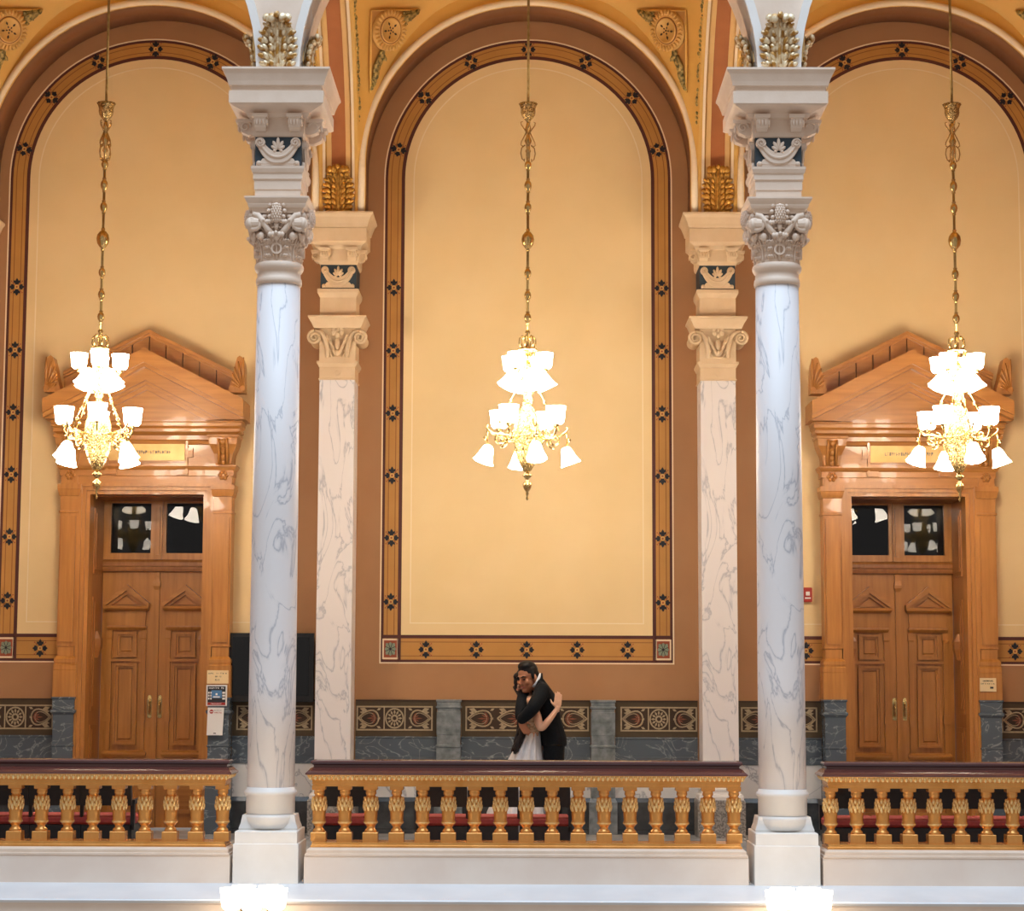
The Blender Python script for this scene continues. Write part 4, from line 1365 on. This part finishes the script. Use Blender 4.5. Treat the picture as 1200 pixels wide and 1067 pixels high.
        # beaded stay
        m = MB()
        m.tube([pol(.10, a, 4.34), pol(.2, a, 4.16), pol(.31, a, 3.95)], .006, 5)
        for t in (.3, .55, .8):
            m.ball(pol(.10 + .2 * t, a, 4.34 - .39 * t), .017, 8, 5)
        m.build('stay', 'brass', c)
    return c


ch = chandelier('brass chandelier of opal glass shades hanging before the plain centre bay', R(12))
rot_done = dup(ch, (-4.02, CY, 9.84), 'brass chandelier of opal glass shades hanging before the left oak door', R(43))
dup(ch, (4.025, CY, 9.84), 'brass chandelier of opal glass shades hanging before the right oak door', R(-4))

# the two atrium chandeliers behind the viewer, mirrored in the transom glass
for sg, rz in ((-1, R(20)), (1, R(60))):
    far_ch = dup(ch, (sg * 7.8, -12.0, 10.45), 'brass chandelier out in the atrium, mirrored in the glass above the %s door' % ('left' if sg < 0 else 'right'), rz)
    for o in far_ch.children_recursive:
        if o.name.startswith('lamp_shade'):
            o.material_slots[0].link = 'OBJECT'
            o.material_slots[0].material = K['shade_far']

# ================================================================== LAMP CLUSTERS ON THE FASCIA
def cluster(cx, label):
    w = thing('wall_lamp', label, 'lamp', (cx, -.735, -.2), group='lamp clusters under the columns')
    MB().lathe([(.10, -.02), (.10, .0), (.08, .015), (.05, .02), (.045, .04)], 0, 0, 0, 20, mtx=Matrix.Rotation(PI / 2, 4, 'X')).xf(Matrix.Translation((cx, -.735, -.2))).build('back_plate', 'brass', w)
    m = MB().tube([(cx, -.75, -.2), (cx, -.84, -.26), (cx, -.98, -.25), (cx, -1.06, -.18), (cx, -1.06, -.09)], .018, 8)
    m.build('bracket_arm', 'brass', w)
    for k in range(5):
        a = 2 * PI * k / 5 - PI / 2
        p = (cx + .165 * math.cos(a), -1.06 + .165 * math.sin(a), -.022)
        m = MB().tube([(cx, -1.06, -.16), (cx + .08 * math.cos(a), -1.06 + .08 * math.sin(a), -.17), (p[0], p[1], -.12), (p[0], p[1], -.05)], .01, 6)
        m.lathe([(.012, -.03), (.02, -.028), (.028, -.01), (.034, .004), (.012, .012)], p[0], p[1], p[2], 12)
        arm = m.build('arm', 'brass', w)
        o = piece('lamp_shade', CUP_LOW_ME, arm, p)
        o.scale = (1.05, 1.05, 1.05)


cluster(-1.955, 'glowing cluster of opal lamps in front of the left column plinth')
cluster(1.955, 'glowing cluster of opal lamps in front of the right column plinth')

# ================================================================== SEATING BEHIND THE BALUSTRADES
def seating(name, label, x0, n, w=.42):
    s = thing(name, label, 'bench' if n > 1 else 'chair', (x0 + n * w / 2, 1.1, FZ))
    for k in range(n):
        a, b = x0 + k * w + .002, x0 + (k + 1) * w - .002
        m = MB().rl([(a, b, .86, .91, .60), (a + .0, b, .84, .90, .72), (a + .01, b - .01, .80, .86, .90), (a + .03, b - .03, .785, .84, .935)])
        m.build('backrest', 'black', s)
        m = MB().rl([(a + .01, b - .01, .905, .93, .615), (a + .01, b - .01, .895, .925, .72), (a + .02, b - .02, .855, .885, .88)])
        m.build('back_cushion', 'redcush', s)
        m = MB().rl([(a, b, .92, 1.38, .445), (a - .005, b + .005, .91, 1.39, .465), (a - .005, b + .005, .91, 1.39, .495), (a + .015, b - .015, .93, 1.37, .515)])
        m.build('seat_cushion', 'redcush', s)
        pts = [(a, .44), (a, .30)] + [(a + (b - a) * t, .30 - .10 * math.sin(PI * t)) for t in (.15, .3, .5, .7, .85)] + [(b, .30), (b, .44)]
        MB().prism(pts, .90, 1.38).build('seat_shell', 'black', s)
    for k in range(n + 1):
        x = x0 + k * w
        m = MB().box(x - .014, x + .014, .92, .96, .46, .64)
        m.build('back_post', 'black', s)
        if k in (0, n) or n > 2:
            xx = min(max(x, x0 + .03), x0 + n * w - .03)
            for y in (.96, 1.32):
                MB().rl([(xx - .014, xx + .014, y - .014, y + .014, FZ), (xx - .02, xx + .02, y - .02, y + .02, .32)]).build('leg', 'black', s)
    for x in (x0 - .02, x0 + n * w - .02):
        m = MB()
        m.box(x, x + .04, .90, 1.34, .61, .645)
        m.box(x + .004, x + .036, 1.28, 1.32, .40, .61)
        m.box(x + .004, x + .036, .90, .94, .40, .61)
        m.build('armrest', 'black', s)
    return s


seating('bench', 'black bench with red cushions behind the balustrade, between camera and couple', -.90, 3)
seating('armchair', 'single black armchair with red seat seen through balusters beside the left column', -1.72, 1, .44)
seating('bench', 'long black bench with red cushions in front of the left oak door', -5.32, 5)
seating('bench', 'long black bench with red cushions in front of the right oak door', 2.46, 6)

# ================================================================== WALL FITTINGS
tv = thing('television', 'large black switched-off screen on the wall half hidden by the left column', 'television', (-2.68, 5.62, 1.76))
MB().rl([(-3.135, -2.235, 5.60, 5.66, 1.40), (-3.135, -2.235, 5.59, 5.66, 1.405), (-3.135, -2.235, 5.59, 5.66, 2.115), (-3.135, -2.235, 5.60, 5.66, 2.12)]).build('casing', 'tvframe', tv)
MB().box(-3.085, -2.285, 5.584, 5.592, 1.47, 2.075).build('screen', 'screen', tv)
MB().box(-2.85, -2.5, 5.66, WY, 1.6, 1.9).build('mount', 'tvframe', tv)

al = thing('fire_alarm', 'small red fire alarm box on the cream wall beside the right column', 'alarm', (2.965, 5.72, 2.55))
MB().rl([(2.92, 3.01, 5.69, WY - .002, 2.468), (2.918, 3.012, 5.685, WY - .002, 2.48), (2.918, 3.012, 5.685, WY - .002, 2.61), (2.925, 3.005, 5.70, WY - .002, 2.62)]).build('housing', 'alarm', al)
MB().box(2.945, 2.985, 5.675, 5.686, 2.535, 2.575).build('strobe', 'white', al)
MB().box(2.935, 2.995, 5.678, 5.686, 2.50, 2.515).build('pull_bar', 'white', al)


def textline(m, x0, x1, y, z, h, seed, dens=.85):
    r = random.Random(seed)
    x = x0
    while x < x1:
        w = r.uniform(h * .45, h * .8)
        if x + w > x1:
            break
        if r.random() < dens:
            m.box(x, x + w * .28, y - .0015, y, z, z + h)
            m.box(x, x + w, y - .0015, y, z + h * r.choice((0, .4, .8)), z + h * r.choice((.2, .55, 1)))
            if r.random() < .5:
                m.box(x + w * .72, x + w, y - .0015, y, z, z + h)
        x += w + h * .25


n1 = thing('notice', 'cream card with three lines of lettering, topmost of the notices beside the left door', 'sign', (-3.225, 5.485, 1.655))
MB().box(-3.335, -3.112, 5.482, 5.49, 1.588, 1.727).build('card', 'cardcream', n1)
m = MB()
textline(m, -3.32, -3.125, 5.482, 1.688, .015, 1)
textline(m, -3.265, -3.185, 5.482, 1.655, .015, 2)
textline(m, -3.25, -3.20, 5.482, 1.617, .02, 3)
m.build('lettering', 'inkgrey', n1)
n2 = thing('notice', 'white bordered poster with dark header, blue middle and red foot beside the left door', 'sign', (-3.225, 5.44, 1.465))
MB().box(-3.333, -3.118, 5.44, 5.455, 1.358, 1.576).build('card', 'white', n2)
m = MB()
m.mi = 0
m.box(-3.318, -3.132, 5.436, 5.441, 1.395, 1.562)
m.mi = 1
m.box(-3.28, -3.17, 5.435, 5.437, 1.44, 1.52)
m.mi = 2
m.box(-3.318, -3.132, 5.435, 5.441, 1.368, 1.394)
m.mi = 3
textline(m, -3.305, -3.145, 5.436, 1.535, .018, 4)
textline(m, -3.285, -3.165, 5.435, 1.375, .012, 5, 1)
for x in (-3.312, -3.29, -3.165, -3.15):
    for z in (1.425, 1.455, 1.485):
        m.box(x, x + .014, 5.4345, 5.437, z, z + .02)
m.box(-3.26, -3.19, 5.4335, 5.436, 1.445, 1.458)
m.box(-3.235, -3.215, 5.4335, 5.436, 1.47, 1.49)
m.build('print', ('ink', 'inkblue', 'inkred', 'white'), n2)
n3 = thing('notice', 'tall white sheet with a red octagon and red heading, lowest notice beside the left door', 'sign', (-3.23, 5.44, 1.2))
MB().rl([(-3.322, -3.158, 5.44, 5.455, 1.056), (-3.314, -3.146, 5.44, 5.455, 1.342)]).build('sheet', 'white', n3)
m = MB()
m.mi = 0
m.disc(-3.275, 1.30, .022, 5.437, 5.441, 8)
textline(m, -3.245, -3.165, 5.44, 1.284, .013, 6, 1)
m.mi = 1
textline(m, -3.25, -3.17, 5.44, 1.31, .006, 7)
m.box(-3.25, -3.225, 5.437, 5.441, 1.072, 1.082)
m.mi = 2
m.box(-3.291, -3.259, 5.435, 5.438, 1.296, 1.303)
m.build('print', ('inkred', 'ink', 'white'), n3)
n4 = thing('plaque', 'small cream plaque on the oak pilaster beside the right door', 'sign', (4.80, 5.485, 1.61))
MB().box(4.715, 4.885, 5.482, 5.49, 1.535, 1.675).build('card', 'cardcream', n4)
m = MB()
textline(m, 4.735, 4.865, 5.482, 1.638, .014, 8)
textline(m, 4.725, 4.875, 5.482, 1.61, .012, 9)
m.box(4.82, 4.855, 5.4805, 5.482, 1.565, 1.585)
m.build('lettering', 'ink', n4)

cab = thing('cabinet', 'tall oak cabinet cut off by the right edge of the picture', 'cabinet', (5.60, 5.55, FZ))
MB().rl([(5.33, 5.79, 5.40, 5.72, FZ), (5.33, 5.79, 5.40, 5.72, 2.12), (5.31, 5.81, 5.38, 5.72, 2.15), (5.31, 5.81, 5.38, 5.72, 2.19)]).build('case', 'wood', cab)
MB().rl([(5.36, 5.76, 5.39, 5.40, .12), (5.36, 5.76, 5.385, 5.40, .14), (5.36, 5.76, 5.385, 5.40, 2.06)]).build('door', 'wood', cab)
MB().tube([(5.72, 5.385, 1.1), (5.72, 5.36, 1.12), (5.72, 5.36, 1.2), (5.72, 5.385, 1.22)], .008, 6).build('handle', 'brass', cab)


# ================================================================== MEDALLIONS ON THE VAULT
def medallion(bx, sg, label):
    """sg -1: left spandrel of the bay, +1: right"""
    P = [Vector((bx + sg * x, y, z)) for x, y, z in ((1.637, 4.58, 8.525), (1.16, 5.068, 8.69), (1.673, 5.068, 7.80))]
    c = Vector((bx + sg * 1.495, 4.87, 8.41))
    t = thing('medallion', label, 'medallion', c, group='star medallions on the vault')
    n = (P[1] - P[0]).cross(P[2] - P[0]).normalized()
    if n.y > 0:
        n = -n
    # sunk triangular field with concave long side
    mid = (P[1] + P[2]) / 2 + (P[0] - (P[1] + P[2]) / 2) * .22
    q1 = P[1] * .55 + mid * .6 - P[2] * .15
    q2 = P[2] * .55 + mid * .6 - P[1] * .15
    ring = [P[0], P[1], q1, mid, q2, P[2]]
    m = MB()
    vs = [p + n * .0 for p in ring] + [p - n * .12 for p in ring]
    k6 = len(ring)
    m.add(vs, [list(range(k6)), list(range(k6, 2 * k6))[::-1]] + [[k, (k + 1) % k6, (k + 1) % k6 + k6, k + k6] for k in range(k6)])
    m.build('spandrel_field', 'ochre', t)
    m = MB()
    m.tube([p + n * .012 for p in (P[2], P[0], P[1])], .012, 6)
    m.build('spandrel_border', 'yellow', t)
    rr = random.Random(5)
    for corner, other in ((P[1], P[0]), (P[2], P[0])):
        m = MB()
        far = P[2] if corner is P[1] else P[1]
        axis = (corner - c)
        for i in range(26):
            s = .40 + .52 * i / 25
            base = c + axis * s
            wd = .11 * (1.15 - s)
            sp = (far - corner).normalized() * rr.uniform(-wd, wd)
            p = base + sp + n * (.015 + .02 * rr.random())
            d = (axis.normalized() + (far - corner).normalized() * rr.uniform(-.9, .9)).normalized()
            e = n.cross(d)
            L = rr.uniform(.08, .13) * (1.25 - s)
            m.ell(p, (e * L * .38, n * .018, d * L), 6, 4)
        m.tube([c + axis * .4 + n * .01, c + axis * .95 + n * .01], [.03, .008], 6)
        m.build('acanthus_spray', 'gold_green', t)
    u = Vector((0, 0, 1))
    nn = Vector((-sg * .68, -.66, -.30)).normalized()
    side = u.cross(nn).normalized() * -1
    upv = nn.cross(side) * -1
    if upv.z < 0:
        upv = -upv
    M = frame_mtx(c + nn * .07, side, nn, upv)
    m = MB().lathe([(.215, -.05), (.215, -.02), (.205, 0), (.165, .012), (.14, .004), (.134, .008), (.128, .022), (.118, .022), (.112, .012), (.0, .012)], 0, 0, 0, 40, mtx=Matrix.Rotation(-PI / 2, 4, 'X'))
    m.xf(M)
    d = m.build('disc', 'gold_plain', t)
    m = MB()
    for k in range(28):
        a = 2 * PI * k / 28
        ca, sa = math.cos(a), math.sin(a)
        m.ell((.187 * ca, .012, .187 * sa), ((-sa * .016, 0, ca * .016), (0, .016, 0), (ca * .033, 0, sa * .033)), 6, 4)
    m.xf(M)
    m.build('petal_rim', 'gold_plain', d)
    s0 = MB().tube([(.136 * math.cos(2 * PI * k / 32), .010, .136 * math.sin(2 * PI * k / 32)) for k in range(33)], .006, 6)
    s0.xf(M)
    s0.build('ring_line', 'ochre_line', d)
    m = MB()
    for k in range(5):
        a = PI / 2 + 2 * PI * k / 5 + PI
        ca, sa = math.cos(a), math.sin(a)
        for r0, r1, w in ((.018, .045, .009), (.052, .095, .012)):
            rm = (r0 + r1) / 2
            m.prism([(ca * x - sa * z, sa * x + ca * z) for x, z in ((r0, 0), (rm, -w), (r1, 0), (rm, w))], .014, .018)
    m.disc(0, 0, .01, .014, .018, 8)
    m.xf(M)
    m.build('star', 'darkbrown', d)


medallion(0, -1, 'gilt star medallion in the left spandrel of the centre bay arch')
medallion(0, 1, 'gilt star medallion in the right spandrel of the centre bay arch')
medallion(-4.0, -1, 'dim star medallion at the top left corner above the left bay arch')
medallion(4.0, 1, 'medallion and spandrel at the top right corner above the right bay arch')


# ================================================================== PEOPLE
def remeshed(mb, voxel, smooth=2):
    me = mb.mesh('tmp', 'white')
    o = bpy.data.objects.new('tmp', me)
    LINK(o)
    r = o.modifiers.new('r', 'REMESH')
    r.mode = 'VOXEL'
    r.voxel_size = voxel
    r.use_smooth_shade = True
    if smooth:
        s = o.modifiers.new('s', 'SMOOTH')
        s.iterations = smooth
        s.factor = .5
    dg = bpy.context.evaluated_depsgraph_get()
    out = bpy.data.meshes.new_from_object(o.evaluated_get(dg))
    bpy.data.objects.remove(o)
    return out


def as_obj(name, me, mk, parent, org):
    me.materials.clear()
    me.materials.append(K[mk])
    me.name = name
    for p in me.polygons:
        p.use_smooth = True
    me.transform(Matrix.Translation(-Vector(org)))
    o = bpy.data.objects.new(name, me)
    LINK(o)
    if parent:
        o.parent = parent
    else:
        o.location = org
    ORIGIN[o.name] = tuple(org)
    return o


def G(cx, cy, dy=0.0):
    """metres at the couple's place (x, z from a plane sketch, dy towards the wall)"""
    return Vector((cx * .001056 - .2165, 3.5 + dy, 1.927 - cy * .001051))


def limb(m, pts, rad, seg=12):
    """tapered limb with rounded ends, subdivided along a smooth path"""
    P, Q = [], []
    n = len(pts)
    for i in range(n - 1):
        p0, p1, p2, p3 = pts[max(i - 1, 0)], pts[i], pts[i + 1], pts[min(i + 2, n - 1)]
        for j in range(5):
            t = j / 5
            P.append(.5 * ((2 * p1) + (p2 - p0) * t + (2 * p0 - 5 * p1 + 4 * p2 - p3) * t * t + (3 * p1 - p0 - 3 * p2 + p3) * t ** 3))
            Q.append(rad[i] + (rad[i + 1] - rad[i]) * t)
    P.append(pts[-1])
    Q.append(rad[-1])
    m.tube(P, Q, seg)
    m.ball(pts[0], rad[0], 10, 6)
    m.ball(pts[-1], rad[-1], 10, 6)


def torso(m, rows, seg=20):
    """rows of (centre, half x-ish vector, half depth vector)"""
    vs, fs = [], []
    for c, a, b in rows:
        for k in range(seg):
            t = 2 * PI * k / seg
            ct, st = math.cos(t), math.sin(t)
            e = 2.4
            f = (abs(ct) ** e + abs(st) ** e) ** (-1 / e)
            vs.append(c + a * ct * f + b * st * f)
    n = len(rows)
    for i in range(n - 1):
        for k in range(seg):
            p, q = i * seg + k, i * seg + (k + 1) % seg
            fs.append([p, q, q + seg, p + seg])
    fs.append(list(range(seg))[::-1])
    fs.append([(n - 1) * seg + k for k in range(seg)])
    m.add(vs, fs, True)


def hand(m, wrist, d, palm_n, across, s=1.0, curl=.5, thumb=1):
    """palm and five fingers; d fingers' direction, palm_n out of the palm, across towards the thumb side"""
    d, palm_n, across = d.normalized(), palm_n.normalized(), across.normalized()
    c = wrist + d * .05 * s
    m.ell(c, (across * .041 * s, palm_n * .016 * s, d * .055 * s), 10, 6)
    m.tube([wrist - d * .03 * s, wrist, wrist + d * .02 * s], [.024 * s, .025 * s, .026 * s], 8)
    for i, (o, L) in enumerate(((.031, .078), (.010, .088), (-.011, .082), (-.031, .064))):
        b = wrist + d * .085 * s + across * o * s
        k = curl
        p1 = b + d * L * .4 * s + palm_n * .10 * k * L * s
        p2 = p1 + (d * (1 - .3 * k) + palm_n * .55 * k) * L * .32 * s
        p3 = p2 + (d * (1 - .6 * k) + palm_n * .9 * k) * L * .28 * s
        m.tube([b - d * .03 * s, b, p1, p2, p3], [.0095 * s, .0095 * s, .009 * s, .0082 * s, .0065 * s], 7)
        m.ball(p3, .0066 * s, 6, 4)
    b = wrist + d * .03 * s + across * .032 * s
    p1 = b + (d * .7 + across * .75 * thumb + palm_n * .2).normalized() * .038 * s
    p2 = p1 + (d * .9 + across * .3 + palm_n * .3).normalized() * .034 * s
    m.tube([wrist + d * .02 * s + across * .012 * s, b, p1, p2], [.013 * s, .0125 * s, .011 * s, .008 * s], 7)
    m.ball(p2, .008 * s, 6, 4)


def head_shape(m, c, f, u, s=1.0):
    """skull, jaw, nose, ears; f face direction, u up"""
    f = f.normalized()
    sd = f.cross(u).normalized()
    u = sd.cross(f).normalized()
    m.ell(c + u * .035 * s - f * .012 * s, (sd * .074 * s, f * .094 * s, u * .092 * s), 16, 10)
    m.ell(c - u * .035 * s + f * .022 * s, (sd * .060 * s, f * .066 * s, u * .085 * s), 14, 8)
    m.ell(c - u * .092 * s + f * .062 * s, (sd * .028 * s, f * .025 * s, u * .022 * s), 10, 6)
    m.tube([c + u * .022 * s + f * .082 * s, c - u * .005 * s + f * .096 * s, c - u * .028 * s + f * .108 * s], [.008 * s, .010 * s, .014 * s], 8)
    m.ell(c - u * .03 * s + f * .10 * s, (sd * .018 * s, f * .014 * s, u * .011 * s), 8, 5)
    m.ell(c + u * .028 * s + f * .078 * s, (sd * .05 * s, f * .016 * s, u * .012 * s), 10, 5)
    for g in (-1, 1):
        m.ell(c + sd * .076 * s * g - u * .005 * s - f * .008 * s, (sd * .012 * s, f * .022 * s, u * .034 * s), 8, 6)
        m.ell(c + sd * .04 * s * g - u * .02 * s + f * .068 * s, (sd * .024 * s, f * .02 * s, u * .022 * s), 8, 5)
    return f, sd, u


def face_parts(c, f, sd, u, s, parent):
    for g in (-1, 1):
        m = MB()
        m.ell(c + sd * .032 * s * g + u * .006 * s + f * .084 * s, (sd * .014 * s, f * .008 * s, u * .0065 * s), 8, 5)
        m.build('eye', 'eyes', parent)
        m = MB()
        m.tube([c + sd * .013 * s * g + u * .026 * s + f * .096 * s, c + sd * .032 * s * g + u * .033 * s + f * .092 * s, c + sd * .053 * s * g + u * .025 * s + f * .076 * s], [.005 * s, .006 * s, .004 * s], 6)
        m.build('eyebrow', 'hair', parent)
    m = MB()
    m.tube([c - sd * .026 * s - u * .056 * s + f * .078 * s, c - u * .061 * s + f * .090 * s, c + sd * .026 * s - u * .056 * s + f * .078 * s], [.004 * s, .0065 * s, .004 * s], 6)
    m.build('mouth', 'lips', parent)


# ---- the man
MO = (G(450, 1795).x, 3.5, FZ)
body = MB()
hc = G(215, 262, -.03)
f, sd, u = head_shape(body, hc, Vector((-.62, -.72, -.22)), Vector((-.06, -.02, 1)), 1.12)
neck0, neck1 = G(300, 330, 0), G(240, 290, -.0)
limb(body, [neck0, neck1], [.062, .058])
torso(body, [(G(440, 900), Vector((.10, 0, 0)), Vector((0, .14, 0))), (G(420, 650), Vector((.085, 0, 0)), Vector((0, .13, 0))), (G(375, 450), Vector((.10, 0, 0)), Vector((0, .16, 0))), (G(325, 345), Vector((.06, 0, 0)), Vector((0, .12, 0)))])
sL, eL, wL = G(345, 385, -.19), G(245, 545, -.31), G(158, 632, -.27)
limb(body, [sL, eL, wL], [.05, .04, .028])
sR, eR, wR = G(315, 360, .17), G(180, 420, .0), G(148, 610, -.22)
limb(body, [sR, eR, wR], [.05, .04, .028])
hand(body, wL + Vector((.0, .03, .01)), Vector((.15, .95, .05)), Vector((.9, -.2, .1)), Vector((0, .0, 1)), .95, .35)
hand(body, G(150, 640, -.225), Vector((.42, .22, -.75)), Vector((.2, .95, .1)), Vector((.85, -.1, .45)), .92, .3)
for g in (-1, 1):
    limb(body, [G(445, 930, .09 * g), G(452, 1340, .095 * g), G(458, 1740, .10 * g)], [.075, .052, .038])
man = as_obj('person', remeshed(body, .0065), 'skin_m', None, MO)
man['label'] = 'man in a black suit hugging the woman in white, smiling with lowered head'
man['category'] = 'person'
man['kind'] = 'thing'
face_parts(hc, f, sd, u, 1.12, man)
m = MB()
m.tube([hc - sd * .022 - u * .064 + f * .092, hc - u * .069 + f * .103, hc + sd * .022 - u * .064 + f * .092], [.003, .005, .003], 6)
m.build('teeth', 'shirt', man)
# hair: cap over the skull, swept up at the front
m = MB()
m.ell(hc + u * .062 - f * .022, (sd * .089, f * .104, u * .098), 16, 10)
m.ell(hc + u * .122 + f * .0, (sd * .076, f * .082, u * .045), 14, 8)
m.ell(hc + u * .015 - f * .065, (sd * .083, f * .06, u * .085), 14, 8)
for g in (-1, 1):
    m.ell(hc + sd * .082 * g + u * .025 + f * .012, (sd * .012, f * .02, u * .04), 8, 6)
hm = remeshed(m, .008, 1)
# keep the face free: drop hair in front of the hair line
as_obj('hair', hm, 'hair', man, MO)
# suit jacket
j = MB()
torso(j, [(G(452, 865), Vector((.118, 0, 0)), Vector((0, .19, 0))), (G(448, 790), Vector((.122, 0, 0)), Vector((0, .19, 0))), (G(420, 640), Vector((.102, 0, 0)), Vector((0, .175, 0))),
          (G(392, 500), Vector((.108, 0, 0)), Vector((0, .20, 0))), (G(362, 400), Vector((.098, 0, 0)), Vector((0, .215, 0))), (G(338, 320), Vector((.062, 0, 0)), Vector((0, .15, 0))), (G(318, 262), Vector((.035, 0, 0)), Vector((0, .07, 0)))])
limb(j, [G(345, 372, -.17), G(300, 460, -.26), G(245, 545, -.31), G(165, 622, -.28)], [.078, .07, .062, .05])
limb(j, [G(315, 350, .16), G(196, 392, .06), G(158, 490, -.12), G(146, 600, -.22)], [.075, .058, .055, .048])
jk = as_obj('jacket', remeshed(j, .01, 2), 'suit', man, MO)
m = MB()
m.tube([G(340, 222, -.02), G(338, 262, -.075), G(318, 315, -.10), G(285, 365, -.10)], [.010, .014, .014, .010], 8)
m.tube([G(340, 222, .02), G(338, 255, .07), G(310, 300, .09)], [.010, .014, .012], 8)
m.build('lapel', 'suit', jk)
m = MB()
m.tube([G(326, 228, 0), G(318, 252, -.066), G(294, 305, -.085), G(262, 340, -.07)], [.014, .015, .015, .012], 8)
m.build('shirt_collar', 'shirt', man)
tr_ = MB()
for g in (-1, 1):
    limb(tr_, [G(450, 850, .085 * g), G(450, 1000, .085 * g), G(455, 1340, .095 * g), G(460, 1735, .10 * g)], [.105, .098, .078, .07])
as_obj('trousers', remeshed(tr_, .012, 2), 'suit', man, MO)
for g in (-1, 1):
    c = G(458, 1760, .10 * g)
    m = MB()
    m.ell((c.x - .05, c.y - .01, FZ + .045), ((.14, -.02, 0), (.01, .05, 0), (0, 0, .044)), 12, 8)
    m.ell((c.x + .03, c.y, FZ + .06), ((.06, 0, 0), (0, .045, 0), (0, 0, .055)), 10, 6)
    m.build('shoe', 'black', man)

# ---- the woman
WO = (G(170, 1795).x, 3.48, FZ)
body = MB()
hw_ = G(168, 300, .10)
f, sd, u = head_shape(body, hw_, Vector((-.35, -.93, -.12)), Vector((.15, .0, 1)), 1.0)
limb(body, [G(215, 440, .02), G(185, 350, .08)], [.05, .045])
torso(body, [(G(245, 820, -.02), Vector((.085, 0, 0)), Vector((0, .13, 0))), (G(255, 680, -.02), Vector((.065, 0, 0)), Vector((0, .115, 0))), (G(245, 540, -.02), Vector((.075, 0, 0)), Vector((0, .135, 0))), (G(228, 455, -.0), Vector((.06, 0, 0)), Vector((0, .13, 0))), (G(220, 420, .01), Vector((.04, 0, 0)), Vector((0, .07, 0)))])
limb(body, [G(245, 470, -.13), G(298, 600, -.22), G(330, 700, -.26), G(395, 640, -.27), G(470, 540, -.235)], [.042, .043, .034, .032, .022])
hand(body, G(476, 532, -.235), Vector((.10, .12, 1)), Vector((-.35, .92, 0)), Vector((-.9, -.2, .1)), .95, .2)
limb(body, [G(240, 470, .13), G(310, 590, .22), G(385, 560, .21)], [.042, .034, .024])
hand(body, G(388, 555, .21), Vector((.6, -.1, .7)), Vector((0, -1, 0)), Vector((0, 0, 1)), .95, .4)
for g in (-1, 1):
    limb(body, [G(240, 850, .07 * g), G(200, 1300, .08 * g), G(170, 1745, .08 * g)], [.07, .048, .03])
    m_ = G(170, 1775, .08 * g)
    body.ell((m_.x + .05, m_.y, FZ + .03), ((.11, 0, 0), (0, .035, 0), (0, 0, .03)), 10, 6)
wom = as_obj('person', remeshed(body, .0065), 'skin_w', None, WO)
wom['label'] = 'woman in white tulle skirt and beige lace top, long dark hair, held by the man'
wom['category'] = 'person'
wom['kind'] = 'thing'
face_parts(hw_, f, sd, u, 1.0, wom)
m = MB()
torso(m, [(G(250, 745, -.02), Vector((.078, 0, 0)), Vector((0, .13, 0))), (G(257, 680, -.02), Vector((.074, 0, 0)), Vector((0, .124, 0))), (G(250, 600, -.02), Vector((.08, 0, 0)), Vector((0, .138, 0))), (G(245, 540, -.02), Vector((.082, 0, 0)), Vector((0, .143, 0))), (G(240, 510, -.02), Vector((.08, 0, 0)), Vector((0, .14, 0)))])
as_obj('lace_bodice', remeshed(m, .009, 1), 'lace', wom, WO)
# skirt with vertical folds
vs, fs = [], []
seg, rows = 72, ((735, 252, .070, .115), (780, 248, .085, .135), (860, 228, .115, .17), (1000, 200, .16, .22), (1200, 170, .20, .27), (1450, 120, .27, .34), (1640, 105, .31, .38), (1792, 95, .335, .41))
for ri, (cy, cx, hx, hy) in enumerate(rows):
    for k in range(seg):
        a = 2 * PI * k / seg
        amp = .012 * min(1, ri / 3.0)
        w = 1 + amp / hx * (math.sin(a * 11 + ri * .25) + .6 * math.sin(a * 17 + 1.3))
        p = G(cx, cy)
        vs.append((p.x + hx * w * math.cos(a), p.y - .02 + hy * w * math.sin(a), p.z))
for i in range(len(rows) - 1):
    for k in range(seg):
        a, b = i * seg + k, i * seg + (k + 1) % seg
        fs.append([a, a + seg, b + seg, b])
o = MB().add(vs, fs, True).build('skirt', 'dress', wom)
sdm = o.modifiers.new('thickness', 'SOLIDIFY')
sdm.thickness = .006
# hair
m = MB()
m.ell(hw_ + u * .045 - f * .025, (sd * .085, f * .095, u * .092), 16, 10)
m.ell(hw_ - f * .06 - u * .03, (sd * .08, f * .06, u * .11), 14, 8)
m.ell(hw_ + Vector((-.058, -.03, .0)), ((.028, 0, 0), (0, .05, 0), (0, 0, .075)), 10, 6)
m.ell(hw_ + Vector((-.045, -.06, .055)), ((.045, 0, 0), (0, .035, 0), (0, 0, .04)), 10, 6)
rr = random.Random(3)
for i in range(26):
    t = i / 25
    e = rr.uniform(-1, 1)
    q = rr.uniform(0, 60)
    wv = lambda k: 9 * math.sin(k * 1.9 + i)
    m.tube([hw_ + Vector((-.05 + .03 * e, .02 + .05 * t, -.04)), G(165 + 20 * e, 430, .04 - .10 * t), G(162 + 24 * e, 560, .0 - .12 * t), G(168 + 30 * e + wv(1), 690, -.05 - .10 * t),
            G(150 + 34 * e + wv(2), 760, -.08 - .10 * t), G(128 + 34 * e + wv(3), 810 + q * .6, -.10 - .10 * t), G(112 + 30 * e + wv(4), 850 + q, -.11 - .10 * t), G(92 + 22 * e, 880 + q, -.11 - .10 * t)],
           [.018, .019, .017, .015, .013, .011, .009, .003], 6)
as_obj('long_hair', remeshed(m, .0055, 1), 'hair_w', wom, WO)
